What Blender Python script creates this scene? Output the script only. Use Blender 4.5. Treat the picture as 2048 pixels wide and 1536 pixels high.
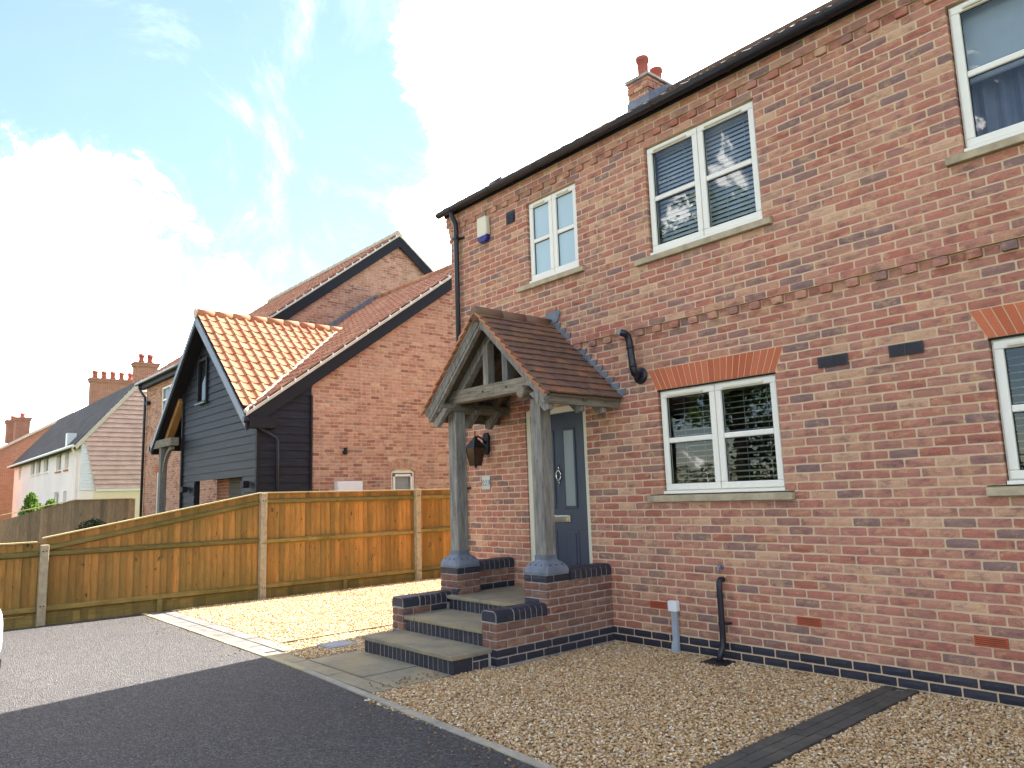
import bpy, bmesh, math, random
from mathutils import Vector, Matrix
random.seed(7)
S = bpy.context.scene
for o in list(bpy.data.objects): bpy.data.objects.remove(o)
COL = S.collection
# ------------------------------------------------------------ camera
cam = bpy.data.cameras.new('camera'); camo = bpy.data.objects.new('camera', cam); COL.objects.link(camo)
CR = Vector((0.65209582, 0.75738587, -0.03372945)); CU = Vector((0.13216913, -0.06976139, 0.98876927)); CF = Vector((-0.74652686, 0.6492303, 0.14559415))
CP = Vector((5.21538938, -6.07844961, 1.40819532))
M = Matrix((CR, CU, -CF)).transposed().to_4x4(); M.translation = CP
camo.matrix_world = M
cam.sensor_width = 36; cam.lens = 1490.11/2048*36; cam.clip_start = .05; cam.clip_end = 2000
S.camera = camo
# ------------------------------------------------------------ light
SUND = Vector((-.19, 1.055, 1.0)).normalized()          # towards the sun
EL = math.asin(SUND.z); AZ = math.atan2(SUND.x, SUND.y)
sun = bpy.data.lights.new('sun', 'SUN'); suno = bpy.data.objects.new('sun', sun); COL.objects.link(suno)
suno.rotation_euler = (-SUND).to_track_quat('-Z', 'Y').to_euler(); suno.location = (0, 0, 30)
sun.energy = 4.0; sun.angle = math.radians(.53); sun.color = (1, .95, .88)
S.view_settings.view_transform = 'Standard'; S.view_settings.look = 'None'; S.view_settings.gamma = 1
S.view_settings.use_curve_mapping = False
S.view_settings.exposure = 2.75
w = bpy.data.worlds.new('World'); S.world = w; w.use_nodes = True
NT = w.node_tree; NT.nodes.clear()
def wn(t, **k):
    n = NT.nodes.new(t)
    for a, b in k.items(): setattr(n, a, b)
    return n
def wl(a, b): NT.links.new(a, b)
sky = wn('ShaderNodeTexSky', sky_type='NISHITA'); sky.sun_disc = False; sky.sun_elevation = EL; sky.sun_rotation = AZ
sky.air_density = 1.0; sky.dust_density = .15; sky.ozone_density = 2.0
SKYS, CLOUD = .05, 1.6
skm = wn('ShaderNodeVectorMath', operation='SCALE'); skm.inputs['Scale'].default_value = SKYS; wl(sky.outputs[0], skm.inputs[0])
tc = wn('ShaderNodeTexCoord')
def math_(op, a, b=None, clamp=False):
    n = wn('ShaderNodeMath', operation=op); n.use_clamp = clamp
    for i, v in enumerate((a, b)):
        if v is None: continue
        if isinstance(v, (int, float)): n.inputs[i].default_value = v
        else: wl(v, n.inputs[i])
    return n.outputs[0]
nz = wn('ShaderNodeTexNoise'); nz.inputs['Scale'].default_value = 3.2; nz.inputs['Detail'].default_value = 9; nz.inputs['Roughness'].default_value = .58; nz.inputs['Distortion'].default_value = .25
wl(tc.outputs['Generated'], nz.inputs['Vector'])
n2 = wn('ShaderNodeTexNoise'); n2.inputs['Scale'].default_value = 8.5; n2.inputs['Detail'].default_value = 12; n2.inputs['Roughness'].default_value = .70; n2.inputs['Distortion'].default_value = .5
wl(tc.outputs['Generated'], n2.inputs['Vector'])
val = math_('ADD', math_('MULTIPLY', nz.outputs[0], 1.5), math_('ADD', math_('MULTIPLY', n2.outputs[0], 2.6), -1.43))
# the cloud masses of the day, by direction (azimuth/elevation as unit vectors), radius in degrees, weight
for d, r, k in (((-.932, .165, .33), 11, .46), ((-.967, .127, .222), 11, .40), ((-.928, .258, .269), 6.5, .30), ((-.62, .565, .538), 10, .46),
                ((-.604, .671, .43), 13, .55), ((-.446, .698, .561), 19, .55), ((-.715, .575, .391), 5.5, .36), ((-.77, .53, .34), 4, .16), ((-.887, .385, .254), 10, .20),
                ((-.97, .22, .12), 12, .35), ((-.691,.477,.543), 3.2, .34), ((-.806,.48,.345), 3.5, .40), ((-.73,.52,.443), 3.2, -.30), ((-.905,.167,.392), 3.5, .30), ((-.877,.302,.374), 3.5, .26), ((-.821, .347, .452), 12, -.52), ((-.862, .117, .493), 14, -.52), ((-.80, .24, .56), 9, -.34), ((-.845,.405,.36), 8, -.62), ((-.745, .42, .52), 6, -.35)):
    v = Vector(d).normalized()
    dn = wn('ShaderNodeVectorMath', operation='DOT_PRODUCT'); wl(tc.outputs['Generated'], dn.inputs[0]); dn.inputs[1].default_value = v
    mr = wn('ShaderNodeMapRange', interpolation_type='SMOOTHSTEP'); wl(dn.outputs['Value'], mr.inputs[0])
    mr.inputs[1].default_value = math.cos(math.radians(r*1.7)); mr.inputs[2].default_value = math.cos(math.radians(r*.25))
    val = math_('ADD', val, math_('MULTIPLY', mr.outputs[0], k))
cm = wn('ShaderNodeMapRange', interpolation_type='SMOOTHSTEP'); wl(val, cm.inputs[0]); cm.inputs[1].default_value = .83; cm.inputs[2].default_value = .95
# thin veil between the clouds
vm = wn('ShaderNodeMapRange', interpolation_type='SMOOTHSTEP'); wl(val, vm.inputs[0]); vm.inputs[1].default_value = .62; vm.inputs[2].default_value = .88; vm.inputs[3].default_value = .012; vm.inputs[4].default_value = .03
n4 = wn('ShaderNodeTexNoise'); n4.inputs['Scale'].default_value = 4.2; n4.inputs['Detail'].default_value = 9; n4.inputs['Roughness'].default_value = .66; n4.inputs['Distortion'].default_value = .9; wl(tc.outputs['Generated'], n4.inputs['Vector'])
wm = wn('ShaderNodeMapRange', interpolation_type='SMOOTHSTEP'); wl(n4.outputs[0], wm.inputs[0]); wm.inputs[1].default_value = .50; wm.inputs[2].default_value = .72; wm.inputs[4].default_value = .09
msk = math_('MAXIMUM', cm.outputs[0], math_('ADD', vm.outputs[0], wm.outputs[0]))
# cloud tone: soft grey bellies
n3 = wn('ShaderNodeTexNoise'); n3.inputs['Scale'].default_value = 5; n3.inputs['Detail'].default_value = 5; wl(tc.outputs['Generated'], n3.inputs['Vector'])
ct = wn('ShaderNodeMapRange'); wl(n3.outputs[0], ct.inputs[0]); ct.inputs[1].default_value = .3; ct.inputs[2].default_value = .6; ct.inputs[3].default_value = .66; ct.inputs[4].default_value = 1.0
cv = wn('ShaderNodeVectorMath', operation='SCALE'); cv.inputs[0].default_value = (CLOUD, CLOUD*.965, CLOUD*.925); 
bd = wn('ShaderNodeVectorMath', operation='DOT_PRODUCT'); wl(tc.outputs['Generated'], bd.inputs[0]); bd.inputs[1].default_value = Vector((-.972, .105, .208)).normalized()
bm_ = wn('ShaderNodeMapRange', interpolation_type='SMOOTHSTEP'); wl(bd.outputs['Value'], bm_.inputs[0]); bm_.inputs[1].default_value = math.cos(math.radians(9)); bm_.inputs[2].default_value = math.cos(math.radians(2)); bm_.inputs[3].default_value = 1.0; bm_.inputs[4].default_value = .19
wl(math_('MULTIPLY', ct.outputs[0], bm_.outputs[0]), cv.inputs['Scale'])
mx = wn('ShaderNodeMix', data_type='RGBA'); wl(msk, mx.inputs[0]); wl(skm.outputs[0], mx.inputs[6]); wl(cv.outputs[0], mx.inputs[7])
bg = wn('ShaderNodeBackground'); wl(mx.outputs[2], bg.inputs[0]); bg.inputs[1].default_value = 1.0
wo = wn('ShaderNodeOutputWorld'); wl(bg.outputs[0], wo.inputs[0])

# ------------------------------------------------------------ mesh helpers
class MB:
    def __init__(s): s.v = []; s.f = []
    def add(s, vs, fs):
        b = len(s.v); s.v += [tuple(p) for p in vs]; s.f += [tuple(b+i for i in f) for f in fs]; return s
    def box(s, x0, x1, y0, y1, z0, z1):
        return s.add([(x0,y0,z0),(x1,y0,z0),(x1,y1,z0),(x0,y1,z0),(x0,y0,z1),(x1,y0,z1),(x1,y1,z1),(x0,y1,z1)],
                     [(3,2,1,0),(4,5,6,7),(0,1,5,4),(1,2,6,5),(2,3,7,6),(3,0,4,7)])
    def beam(s, a, b, wd, ht, up=(0,0,1), roll=0):
        a = Vector(a); b = Vector(b); d = (b-a).normalized(); u = Vector(up)
        if abs(d.dot(u)) > .98: u = Vector((0,1,0))
        r = d.cross(u).normalized(); u = r.cross(d).normalized()
        P = []
        for e in (a, b):
            for i, j in ((-1,-1),(1,-1),(1,1),(-1,1)): P.append(e + r*(i*wd/2) + u*(j*ht/2))
        return s.add(P, [(3,2,1,0),(4,5,6,7),(0,1,5,4),(1,2,6,5),(2,3,7,6),(3,0,4,7)])
    def prism(s, poly, vec):
        n = len(poly); vec = Vector(vec); P = [Vector(p) for p in poly]
        return s.add(P + [p+vec for p in P], [tuple(range(n))[::-1], tuple(range(n, 2*n))] + [(i, (i+1) % n, n+(i+1) % n, n+i) for i in range(n)])
    def tube(s, path, r, n=10, caps=True):
        path = [Vector(p) for p in path]; rs = r if isinstance(r, (list, tuple)) else [r]*len(path)
        rings = []; ref = Vector((0,0,1))
        for i, p in enumerate(path):
            d = (path[min(i+1, len(path)-1)] - path[max(i-1, 0)]).normalized()
            if abs(d.dot(ref)) > .95: ref = Vector((0,1,0)) if abs(d.y) < .9 else Vector((1,0,0))
            a = d.cross(ref).normalized(); b = a.cross(d).normalized(); ref = b
            rings.append([p + (a*math.cos(t*2*math.pi/n) + b*math.sin(t*2*math.pi/n))*rs[i] for t in range(n)])
        V = [q for rg in rings for q in rg]; F = []
        for i in range(len(rings)-1):
            for t in range(n): F.append((i*n+t, i*n+(t+1) % n, (i+1)*n+(t+1) % n, (i+1)*n+t))
        if caps: F += [tuple(range(n))[::-1], tuple(range((len(rings)-1)*n, len(rings)*n))]
        return s.add(V, F)
    def lathe(s, prof, c, n=14, axis=(0,0,1)):
        c = Vector(c); ax = Vector(axis).normalized(); q = Vector((0,0,1)).rotation_difference(ax)
        V = []; F = []
        for r, z in prof:
            for t in range(n): V.append(c + q @ Vector((r*math.cos(2*math.pi*t/n), r*math.sin(2*math.pi*t/n), z)))
        for i in range(len(prof)-1):
            for t in range(n): F.append((i*n+t, i*n+(t+1) % n, (i+1)*n+(t+1) % n, (i+1)*n+t))
        F += [tuple(range(n))[::-1], tuple(range((len(prof)-1)*n, len(prof)*n))]
        return s.add(V, F)
    def mesh(s, name, mat=None, smooth=False):
        me = bpy.data.meshes.new(name); me.from_pydata(s.v, [], s.f); me.update()
        bm = bmesh.new(); bm.from_mesh(me); bmesh.ops.recalc_face_normals(bm, faces=bm.faces); bm.to_mesh(me); bm.free()
        if mat: me.materials.append(mat if not isinstance(mat, str) else MT[mat])
        if smooth: me.polygons.foreach_set('use_smooth', [True]*len(me.polygons))
        return me
    def build(s, name, mat, parent=None, smooth=False, bevel=0, **tags):
        return link(name, s.mesh(name, mat, smooth), parent, bevel, **tags)
PLOC = {}
def link(name, me, parent=None, bevel=0, loc=None, rot=None, label=None, cat=None, group=None, kind=None):
    o = bpy.data.objects.new(name, me); COL.objects.link(o)
    if loc is not None: o.location = loc
    if rot is not None: o.rotation_euler = rot
    if parent is not None:
        o.parent = parent
        if parent.name in PLOC: o.matrix_parent_inverse = Matrix.Translation(-PLOC[parent.name])
    if bevel:
        m = o.modifiers.new('bevel', 'BEVEL'); m.width = bevel; m.segments = 2; m.limit_method = 'ANGLE'
    if label: o['label'] = label
    if cat: o['category'] = cat
    if group: o['group'] = group
    if kind: o['kind'] = kind
    return o
def thing(name, label, cat, loc, group=None):
    o = bpy.data.objects.new(name, None); COL.objects.link(o); o.location = loc; o.empty_display_size = .2
    PLOC[o.name] = Vector(loc); o['label'] = label; o['category'] = cat
    if group: o['group'] = group
    return o
def copy_to(src, parent, loc):           # copy of a piece whose mesh sits at the local origin
    c = src.copy(); COL.objects.link(c); c.location = loc; c.parent = parent
    c.matrix_parent_inverse = Matrix.Translation(-PLOC[parent.name]) if parent.name in PLOC else Matrix()
    return c

# ------------------------------------------------------------ materials
MT = {}
def lin(r, g, b):
    f = lambda c: (c/255/12.92 if c <= 10 else ((c/255+.055)/1.055)**2.4)
    return (f(r), f(g), f(b), 1)
class Mat:
    def __init__(s, name, rough=.8, metal=0, spec=.3):
        m = bpy.data.materials.new(name); m.use_nodes = True; s.m = m; s.nt = m.node_tree; s.b = s.nt.nodes['Principled BSDF']
        s.b.inputs['Roughness'].default_value = rough; s.b.inputs['Metallic'].default_value = metal; s.b.inputs['Specular IOR Level'].default_value = spec
        MT[name] = m; s.pos = None
    def n(s, t, **k):
        n = s.nt.nodes.new(t)
        for a, b in k.items(): setattr(n, a, b)
        return n
    def l(s, a, b): s.nt.links.new(a, b)
    def P(s, scale=(1,1,1)):
        if s.pos is None: s.pos = s.n('ShaderNodeNewGeometry')
        mp = s.n('ShaderNodeMapping'); mp.inputs['Scale'].default_value = scale; s.l(s.pos.outputs['Position'], mp.inputs['Vector']); return mp.outputs[0]
    def noise(s, sc, det=4, rough=.55, vec=None, dist=0):
        n = s.n('ShaderNodeTexNoise'); n.inputs['Scale'].default_value = sc; n.inputs['Detail'].default_value = det; n.inputs['Roughness'].default_value = rough; n.inputs['Distortion'].default_value = dist
        s.l(vec if vec is not None else s.P(), n.inputs['Vector']); return n.outputs[0]
    def ramp(s, fac, stops, interp='LINEAR'):
        r = s.n('ShaderNodeValToRGB'); r.color_ramp.interpolation = interp; e = r.color_ramp.elements
        while len(e) < len(stops): e.new(.5)
        for x, (p, c) in zip(e, stops):
            x.position = p; x.color = c if len(c) == 4 else (*c, 1)
        s.l(fac, r.inputs[0]); return r.outputs[0]
    def mix(s, fac, a, b, mode='MIX'):
        n = s.n('ShaderNodeMix', data_type='RGBA', blend_type=mode)
        for i, v in ((0, fac), (6, a), (7, b)):
            if isinstance(v, (int, float)): n.inputs[i].default_value = v
            elif isinstance(v, tuple): n.inputs[i].default_value = v if len(v) == 4 else (*v, 1)
            else: s.l(v, n.inputs[i])
        return n.outputs[2]
    def mr(s, v, a, b, c=0, d=1):
        n = s.n('ShaderNodeMapRange'); s.l(v, n.inputs[0])
        for i, x in enumerate((a, b, c, d)): n.inputs[i+1].default_value = x
        return n.outputs[0]
    def col(s, c):
        if isinstance(c, tuple): s.b.inputs['Base Color'].default_value = c if len(c) == 4 else (*c, 1)
        else: s.l(c, s.b.inputs['Base Color'])
        return s
    def bump(s, h, strength=.5, dist=.01):
        b = s.n('ShaderNodeBump'); b.inputs['Strength'].default_value = strength; b.inputs['Distance'].default_value = dist
        s.l(h, b.inputs['Height']); s.l(b.outputs[0], s.b.inputs['Normal']); return s
    def rnd(s, island=False):
        if island:
            if s.pos is None: s.pos = s.n('ShaderNodeNewGeometry')
            return s.pos.outputs['Random Per Island']
        return s.n('ShaderNodeObjectInfo').outputs['Random']
def simple(name, c, rough=.6, metal=0, spec=.3, var=.12, nsc=6, bump=0, bsc=80):
    m = Mat(name, rough, metal, spec); f = m.noise(nsc, 5)
    a = tuple(x*(1-var) for x in c[:3])+(1,); b = tuple(min(1, x*(1+var)) for x in c[:3])+(1,)
    m.col(m.ramp(f, [(.3, a), (.7, b)]))
    if bump: m.bump(m.noise(bsc, 4), bump, .004)
    return m
def brickmat(name, stops, island, blot=lin(112,84,86), wear=lin(206,166,126)):
    m = Mat(name, .92, 0, .15); r = m.rnd(island)
    c = m.ramp(r, stops, 'LINEAR')
    c = m.mix(m.mr(m.noise(7, 3, .6, m.P((1,1,2))), .52, .68, 0, .62), c, blot)
    q = m.n('ShaderNodeVectorMath', operation='ADD'); m.l(m.P((1,1,1.6)), q.inputs[0]); q.inputs[1].default_value = (13.7, 4.1, 8.3)
    c = m.mix(m.mr(m.noise(8, 4, .65, q.outputs[0]), .52, .70, 0, .65), c, wear)
    c = m.mix(m.mr(m.noise(5, 3, .6, m.P((1.3,1.3,1.3))), .40, .27, 0, .55), c, lin(164,84,68))
    cr = m.noise(16, 4, .6, m.P((1,1,1.9)), 1.6); ab = m.n('ShaderNodeMath', operation='ABSOLUTE'); sb = m.n('ShaderNodeMath', operation='SUBTRACT'); m.l(cr, sb.inputs[0]); sb.inputs[1].default_value = .5; m.l(sb.outputs[0], ab.inputs[0])
    ck = m.n('ShaderNodeMath', operation='MULTIPLY'); m.l(m.mr(ab.outputs[0], .016, .0, 0, .75), ck.inputs[0]); m.l(m.mr(m.noise(6, 2), .5, .62), ck.inputs[1])
    c = m.mix(ck.outputs[0], c, lin(70,48,46))
    sz = m.n('ShaderNodeSeparateXYZ'); m.l(m.P(), sz.inputs[0]); dm = m.n('ShaderNodeMath', operation='MULTIPLY'); m.l(m.mr(sz.outputs[2], .55, -.05, 0, .55), dm.inputs[0]); m.l(m.mr(m.noise(2.2, 5, .65), .35, .65), dm.inputs[1]); c = m.mix(dm.outputs[0], c, lin(122,98,84))
    c = m.mix(m.mr(m.noise(1, 5, .6, m.P((5,5,.32))), .56, .74, 0, .34), c, lin(118,94,82))
    c = m.mix(.6, c, m.ramp(m.noise(.7, 4, .6), [(.3, (.82,.81,.80,1)), (.7, (1.12,1.10,1.08,1))]), 'MULTIPLY')
    g = m.noise(150, 3, .6)
    c = m.mix(.35, c, m.ramp(g, [(.25, (.45,.45,.45,1)), (.7, (1.25,1.2,1.15,1))]), 'MULTIPLY')
    m.col(c)
    h = m.n('ShaderNodeMath', operation='ADD'); m.l(m.noise(70, 6, .65, m.P((1,1,1.8)), .8), h.inputs[0]); m.l(m.noise(24, 3, .5, None, 1.5), h.inputs[1])
    m.bump(h.outputs[0], .55, .008); return m
RED = [(0,lin(167,105,88)),(.12,lin(176,116,99)),(.26,lin(180,122,104)),(.40,lin(175,124,108)),(.52,lin(181,128,110)),(.62,lin(187,140,116)),(.70,lin(168,118,103)),(.77,lin(156,116,104)),(.83,lin(141,110,103)),(.88,lin(136,110,105)),(.92,lin(191,148,121)),(.96,lin(202,162,133)),(1,lin(177,116,95))]
NBR = [(0,lin(156,107,88)),(.15,lin(175,131,109)),(.35,lin(188,148,124)),(.55,lin(182,139,120)),(.7,lin(195,158,131)),(.82,lin(160,116,98)),(.9,lin(137,96,86)),(.95,lin(201,167,139)),(1,lin(143,120,113))]
BLU = [(0,lin(34,35,46)),(.4,lin(42,43,55)),(.7,lin(38,37,46)),(1,lin(50,49,58))]
for isl in (0, 1):
    sfx = '_many' if isl else ''
    brickmat('brick'+sfx, RED, isl); brickmat('brick_porch'+sfx, [(0,lin(122,76,64)),(.2,lin(130,92,80)),(.4,lin(116,84,74)),(.6,lin(136,102,86)),(.8,lin(106,82,76)),(1,lin(146,114,94))], isl, lin(92,72,72), lin(170,138,112))
    brickmat('brick_pale'+sfx, NBR, isl, lin(150,104,90), lin(206,178,156))
    m = Mat('brick_blue'+sfx, .55, 0, .4); m.col(m.mix(m.mr(m.noise(20, 4), .55, .75, 0, .25), m.ramp(m.rnd(isl), BLU), lin(96,92,94))); m.bump(m.noise(60, 4), .2, .003)
m = Mat('brick_orange', .85); m.col(m.mix(.3, m.ramp(m.rnd(), [(0,lin(184,98,66)),(.5,lin(196,112,78)),(1,lin(174,88,58))]), m.ramp(m.noise(60, 3), [(.3,(.5,.5,.5,1)),(.7,(1,1,1,1))]), 'MULTIPLY')); m.bump(m.noise(90,3), .2, .003)
m = Mat('mortar', .95, 0, .1); m.col(m.mix(m.mr(m.noise(3,4), .4, .75), lin(206,178,146), lin(190,164,132))); m.bump(m.noise(160, 4), .5, .004)
m = Mat('mortar_grey', .95, 0, .1); m.col(m.mix(m.mr(m.noise(4,4), .4, .75), lin(166,158,150), lin(130,124,116))); m.bump(m.noise(160, 4), .5, .004)
m = Mat('mortar_pale', .95, 0, .1); m.col(m.mix(m.mr(m.noise(3,4), .4, .75), lin(198,166,136), lin(182,150,122))); m.bump(m.noise(160, 4), .5, .004)
m = Mat('mortar_path', .95, 0, .1); m.col(lin(120,112,100)); m.bump(m.noise(160,4), .5, .004)
simple('upvc', lin(226,220,206), .42, 0, .4, .03, 2)
simple('cream_paint', lin(206,198,174), .5, 0, .35, .04, 3)
simple('black_plastic', lin(30,29,36), .38, 0, .4, .1)
simple('black_paint', lin(26,26,30), .6, 0, .25, .15, 3, .2, 60)
simple('grey_conduit', lin(150,156,164), .5, 0, .3, .06)
simple('white_plastic', lin(218,218,216), .45, 0, .4, .03)
simple('cream_plastic', lin(206,198,172), .45, 0, .4, .05)
simple('blue_plastic', lin(38,36,110), .35, 0, .4, .06)
simple('stone_sill', lin(168,152,126), .9, 0, .2, .22, 9, .5, 90)
simple('lead', lin(104,110,120), .55, 0, .4, .22, 9, .2, 30)
simple('chrome', lin(200,196,186), .18, 1, .5, .03)
simple('navy_paint', lin(50,57,72), .38, 0, .4, .05, 3, .06, 120)
simple('terracotta', lin(168,84,58), .85, 0, .2, .18, 8, .3)
simple('terracotta_pot', lin(150,84,72), .85, 0, .2, .15, 5)
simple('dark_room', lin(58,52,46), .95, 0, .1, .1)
simple('blind_dark', lin(186,180,168), .6, 0, .3, .05)
simple('blind_white', lin(196,200,206), .6, 0, .3, .04)
simple('curtain', lin(120,122,140), .9, 0, .1, .2, 3)
simple('oak_new', lin(150,112,66), .8, 0, .2, .2, 3)
simple('white_render', lin(240,222,212), .9, 0, .2, .05, .6, .2, 30)
simple('cream_render', lin(226,206,172), .9, 0, .2, .06, .8)
simple('galvanised', lin(140,144,150), .5, .6, .4, .12, 6)
simple('rubber', lin(20,20,21), .8, 0, .2, .1)
simple('car_paint', lin(232,232,234), .22, 0, .5, .01)
simple('lamp_glass', lin(58,45,34), .15, 0, .5, .1)
simple('concrete_post', lin(150,138,112), .92, 0, .2, .22, 14, .5, 120)
simple('verge_mortar', lin(196,184,164), .95, 0, .1, .12, 8, .4, 60)
simple('grey_metal', lin(112,122,132), .5, .3, .4, .08)
simple('plate', lin(176,176,170), .4, .3, .4, .06)
simple('plate_ink', lin(18,18,18), .5)
simple('shutter', lin(76,70,62), .6, .2, .3, .1)
simple('grille', lin(62,58,66), .5, 0, .3, .08)
simple('soil', lin(84,70,52), .95, 0, .1, .3, 3, .6, 30)
m = Mat('glass', .02); m.nt.nodes.remove(m.b)
gl = m.n('ShaderNodeBsdfGlossy'); gl.inputs['Roughness'].default_value = .01; tr = m.n('ShaderNodeBsdfTransparent'); tr.inputs[0].default_value = (.82,.85,.85,1)
fr = m.n('ShaderNodeFresnel'); fr.inputs[0].default_value = 1.68; ms = m.n('ShaderNodeMixShader'); bf = m.n('ShaderNodeNewGeometry'); inv = m.n('ShaderNodeMath', operation='SUBTRACT'); inv.inputs[0].default_value = 1; m.l(bf.outputs['Backfacing'], inv.inputs[1]); mu = m.n('ShaderNodeMath', operation='MULTIPLY'); m.l(inv.outputs[0], mu.inputs[0]); m.l(fr.outputs[0], mu.inputs[1]); m.l(mu.outputs[0], ms.inputs[0]); m.l(tr.outputs[0], ms.inputs[1]); m.l(gl.outputs[0], ms.inputs[2])
nb = m.noise(1.3, 2); bp = m.n('ShaderNodeBump'); bp.inputs['Strength'].default_value = .05; bp.inputs['Distance'].default_value = .02; m.l(nb, bp.inputs['Height']); m.l(bp.outputs[0], gl.inputs['Normal'])
m.l(ms.outputs[0], m.nt.nodes['Material Output'].inputs[0])
simple('door_glass', lin(122,130,130), .3, 0, .5, .05, 2)
simple('frosted_glass', lin(168,188,194), .35, 0, .5, .03, 2)
def woodmat(name, c1, c2, moss=None, vert=True, island=False, rough=.85, mossamt=.6, gr=8):
    m = Mat(name, rough, 0, .2); sc = (gr*4, gr*4, gr*.5) if vert is True else ((gr*.5, gr*4, gr*4) if vert == 'x' else (gr*4, gr*.5, gr*4))
    g = m.noise(1.0, 6, .6, m.P(sc), .3); r = m.rnd(island)
    c = m.ramp(g, [(.25, c1), (.75, c2)])
    c = m.mix(.7, c, m.ramp(r, [(0, (.5,.52,.52,1)), (.35, (.86,.88,.84,1)), (.7, (1.05,1,.95,1)), (1, (1.35,1.24,1.1,1))]), 'MULTIPLY')
    if moss:
        c = m.mix(m.mr(m.noise(1.6, 6, .7, m.P((1,1,.6))), .42, .66, 0, mossamt), c, moss)
        c = m.mix(m.mr(m.noise(9, 5, .7, m.P((1.4,1.4,.5))), .58, .74, 0, .55), c, tuple(x*.45 for x in moss[:3])+(1,))
    if name.startswith('oak') and name != 'oak_new':
        k = tuple(x*1.7 if x > 10 else x*.3 for x in sc); n_ = m.noise(1, 3, .5, m.P(k), .2); d_ = m.n('ShaderNodeMath', operation='SUBTRACT'); m.l(n_, d_.inputs[0]); d_.inputs[1].default_value = .5; e_ = m.n('ShaderNodeMath', operation='ABSOLUTE'); m.l(d_.outputs[0], e_.inputs[0]); c = m.mix(m.mr(e_.outputs[0], .014, .002, 0, .8), c, lin(52,47,42))
    if name == 'fence_wood':
        sx = m.n('ShaderNodeSeparateXYZ'); m.l(m.P(), sx.inputs[0]); st_ = m.noise(1, 5, .6, m.P((9,9,.5)))
        lo_ = m.mr(sx.outputs[2], .55, -.05, 0, .9); ml = m.n('ShaderNodeMath', operation='MULTIPLY'); m.l(lo_, ml.inputs[0]); m.l(m.mr(st_, .35, .65), ml.inputs[1]); c = m.mix(ml.outputs[0], c, moss)
        c = m.mix(m.mr(st_, .55, .75, 0, .45), c, lin(116,100,52)); c = m.mix(m.mr(m.noise(7, 2, .5, m.P((2.2,2.2,1))), .70, .74, 0, .8), c, lin(60,42,24))
    m.col(c); m.bump(g, .35, .006); return m
woodmat('oak', lin(90,88,84), lin(160,155,147), lin(96,93,88), mossamt=.35); woodmat('oak_x', lin(94,88,80), lin(158,150,136), lin(96,94,74), 'x', mossamt=.35); woodmat('oak_y', lin(90,84,76), lin(146,136,122), lin(92,90,70), 'y', mossamt=.4)
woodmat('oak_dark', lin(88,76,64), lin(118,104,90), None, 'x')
woodmat('fence_wood', lin(140,98,50), lin(170,126,68), lin(100,92,50), mossamt=.6); woodmat('fence_rail', lin(112,96,52), lin(140,122,72), lin(74,74,34), 'y')
woodmat('fence_cap', lin(170,150,106), lin(198,180,136), lin(120,110,70), 'y', mossamt=.4)
woodmat('fence_grey', lin(120,108,88), lin(152,140,116), lin(96,92,70), mossamt=.4)
m = Mat('black_board', .55, 0, .25); g = m.noise(1, 6, .65, m.P((2.5,2.5,26)), .4); c = m.ramp(g, [(.3, lin(20,22,27)), (.55, lin(31,34,41)), (.8, lin(52,55,63))]); m.col(c); m.bump(g, .5, .006)
def tilemat(name, stops, island, moss=lin(104,92,40), amt=.35, rough=.9):
    m = Mat(name, rough, 0, .15); c = m.ramp(m.rnd(island), stops)
    c = m.mix(m.mr(m.noise(3.2, 6, .7), .48, .68, 0, amt), c, moss); c = m.mix(m.mr(m.noise(22, 5, .7), .58, .76, 0, .4), c, lin(70,56,48)); m.col(c); m.bump(m.noise(60, 5), .4, .004)
PAN = [(0,lin(168,106,76)),(.3,lin(180,122,90)),(.6,lin(160,98,72)),(.8,lin(186,136,102)),(1,lin(148,92,70))]
tilemat('pantile', PAN, 0, lin(140,118,82), .75); tilemat('pantile_many', [(0,lin(142,92,70)),(.3,lin(156,106,82)),(.6,lin(134,86,68)),(.8,lin(162,118,92)),(1,lin(124,80,66))], 1, lin(128,106,80), .45)
tilemat('plain_tile', [(0,lin(108,80,68)),(.3,lin(122,92,78)),(.6,lin(100,78,70)),(.85,lin(138,96,74)),(1,lin(94,76,70))], 0, lin(98,90,62), .55)
tilemat('roof_tile_many', [(0,lin(88,72,66)),(.5,lin(104,84,76)),(1,lin(80,68,64))], 1)
simple('dark_tile', lin(76,72,70), .9, 0, .2, .3, 2, .4, 12); simple('hung_tile', lin(206,174,158), .9, 0, .2, .14, 2.5, .3, 20)
m = Mat('far_brick', .92, 0, .1); bt = m.n('ShaderNodeTexBrick'); bt.inputs['Scale'].default_value = 1; bt.inputs['Brick Width'].default_value = .225; bt.inputs['Row Height'].default_value = .075; bt.inputs['Mortar Size'].default_value = .008
bt.inputs['Color1'].default_value = lin(142,94,76); bt.inputs['Color2'].default_value = lin(160,114,94); bt.inputs['Mortar'].default_value = lin(188,150,120)
sp = m.n('ShaderNodeSeparateXYZ'); m.l(m.P(), sp.inputs[0]); ad = m.n('ShaderNodeMath', operation='ADD'); m.l(sp.outputs[0], ad.inputs[0]); m.l(sp.outputs[1], ad.inputs[1]); cb = m.n('ShaderNodeCombineXYZ'); m.l(ad.outputs[0], cb.inputs[0]); m.l(sp.outputs[2], cb.inputs[1]); m.l(cb.outputs[0], bt.inputs['Vector']); m.col(bt.outputs[0])
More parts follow.
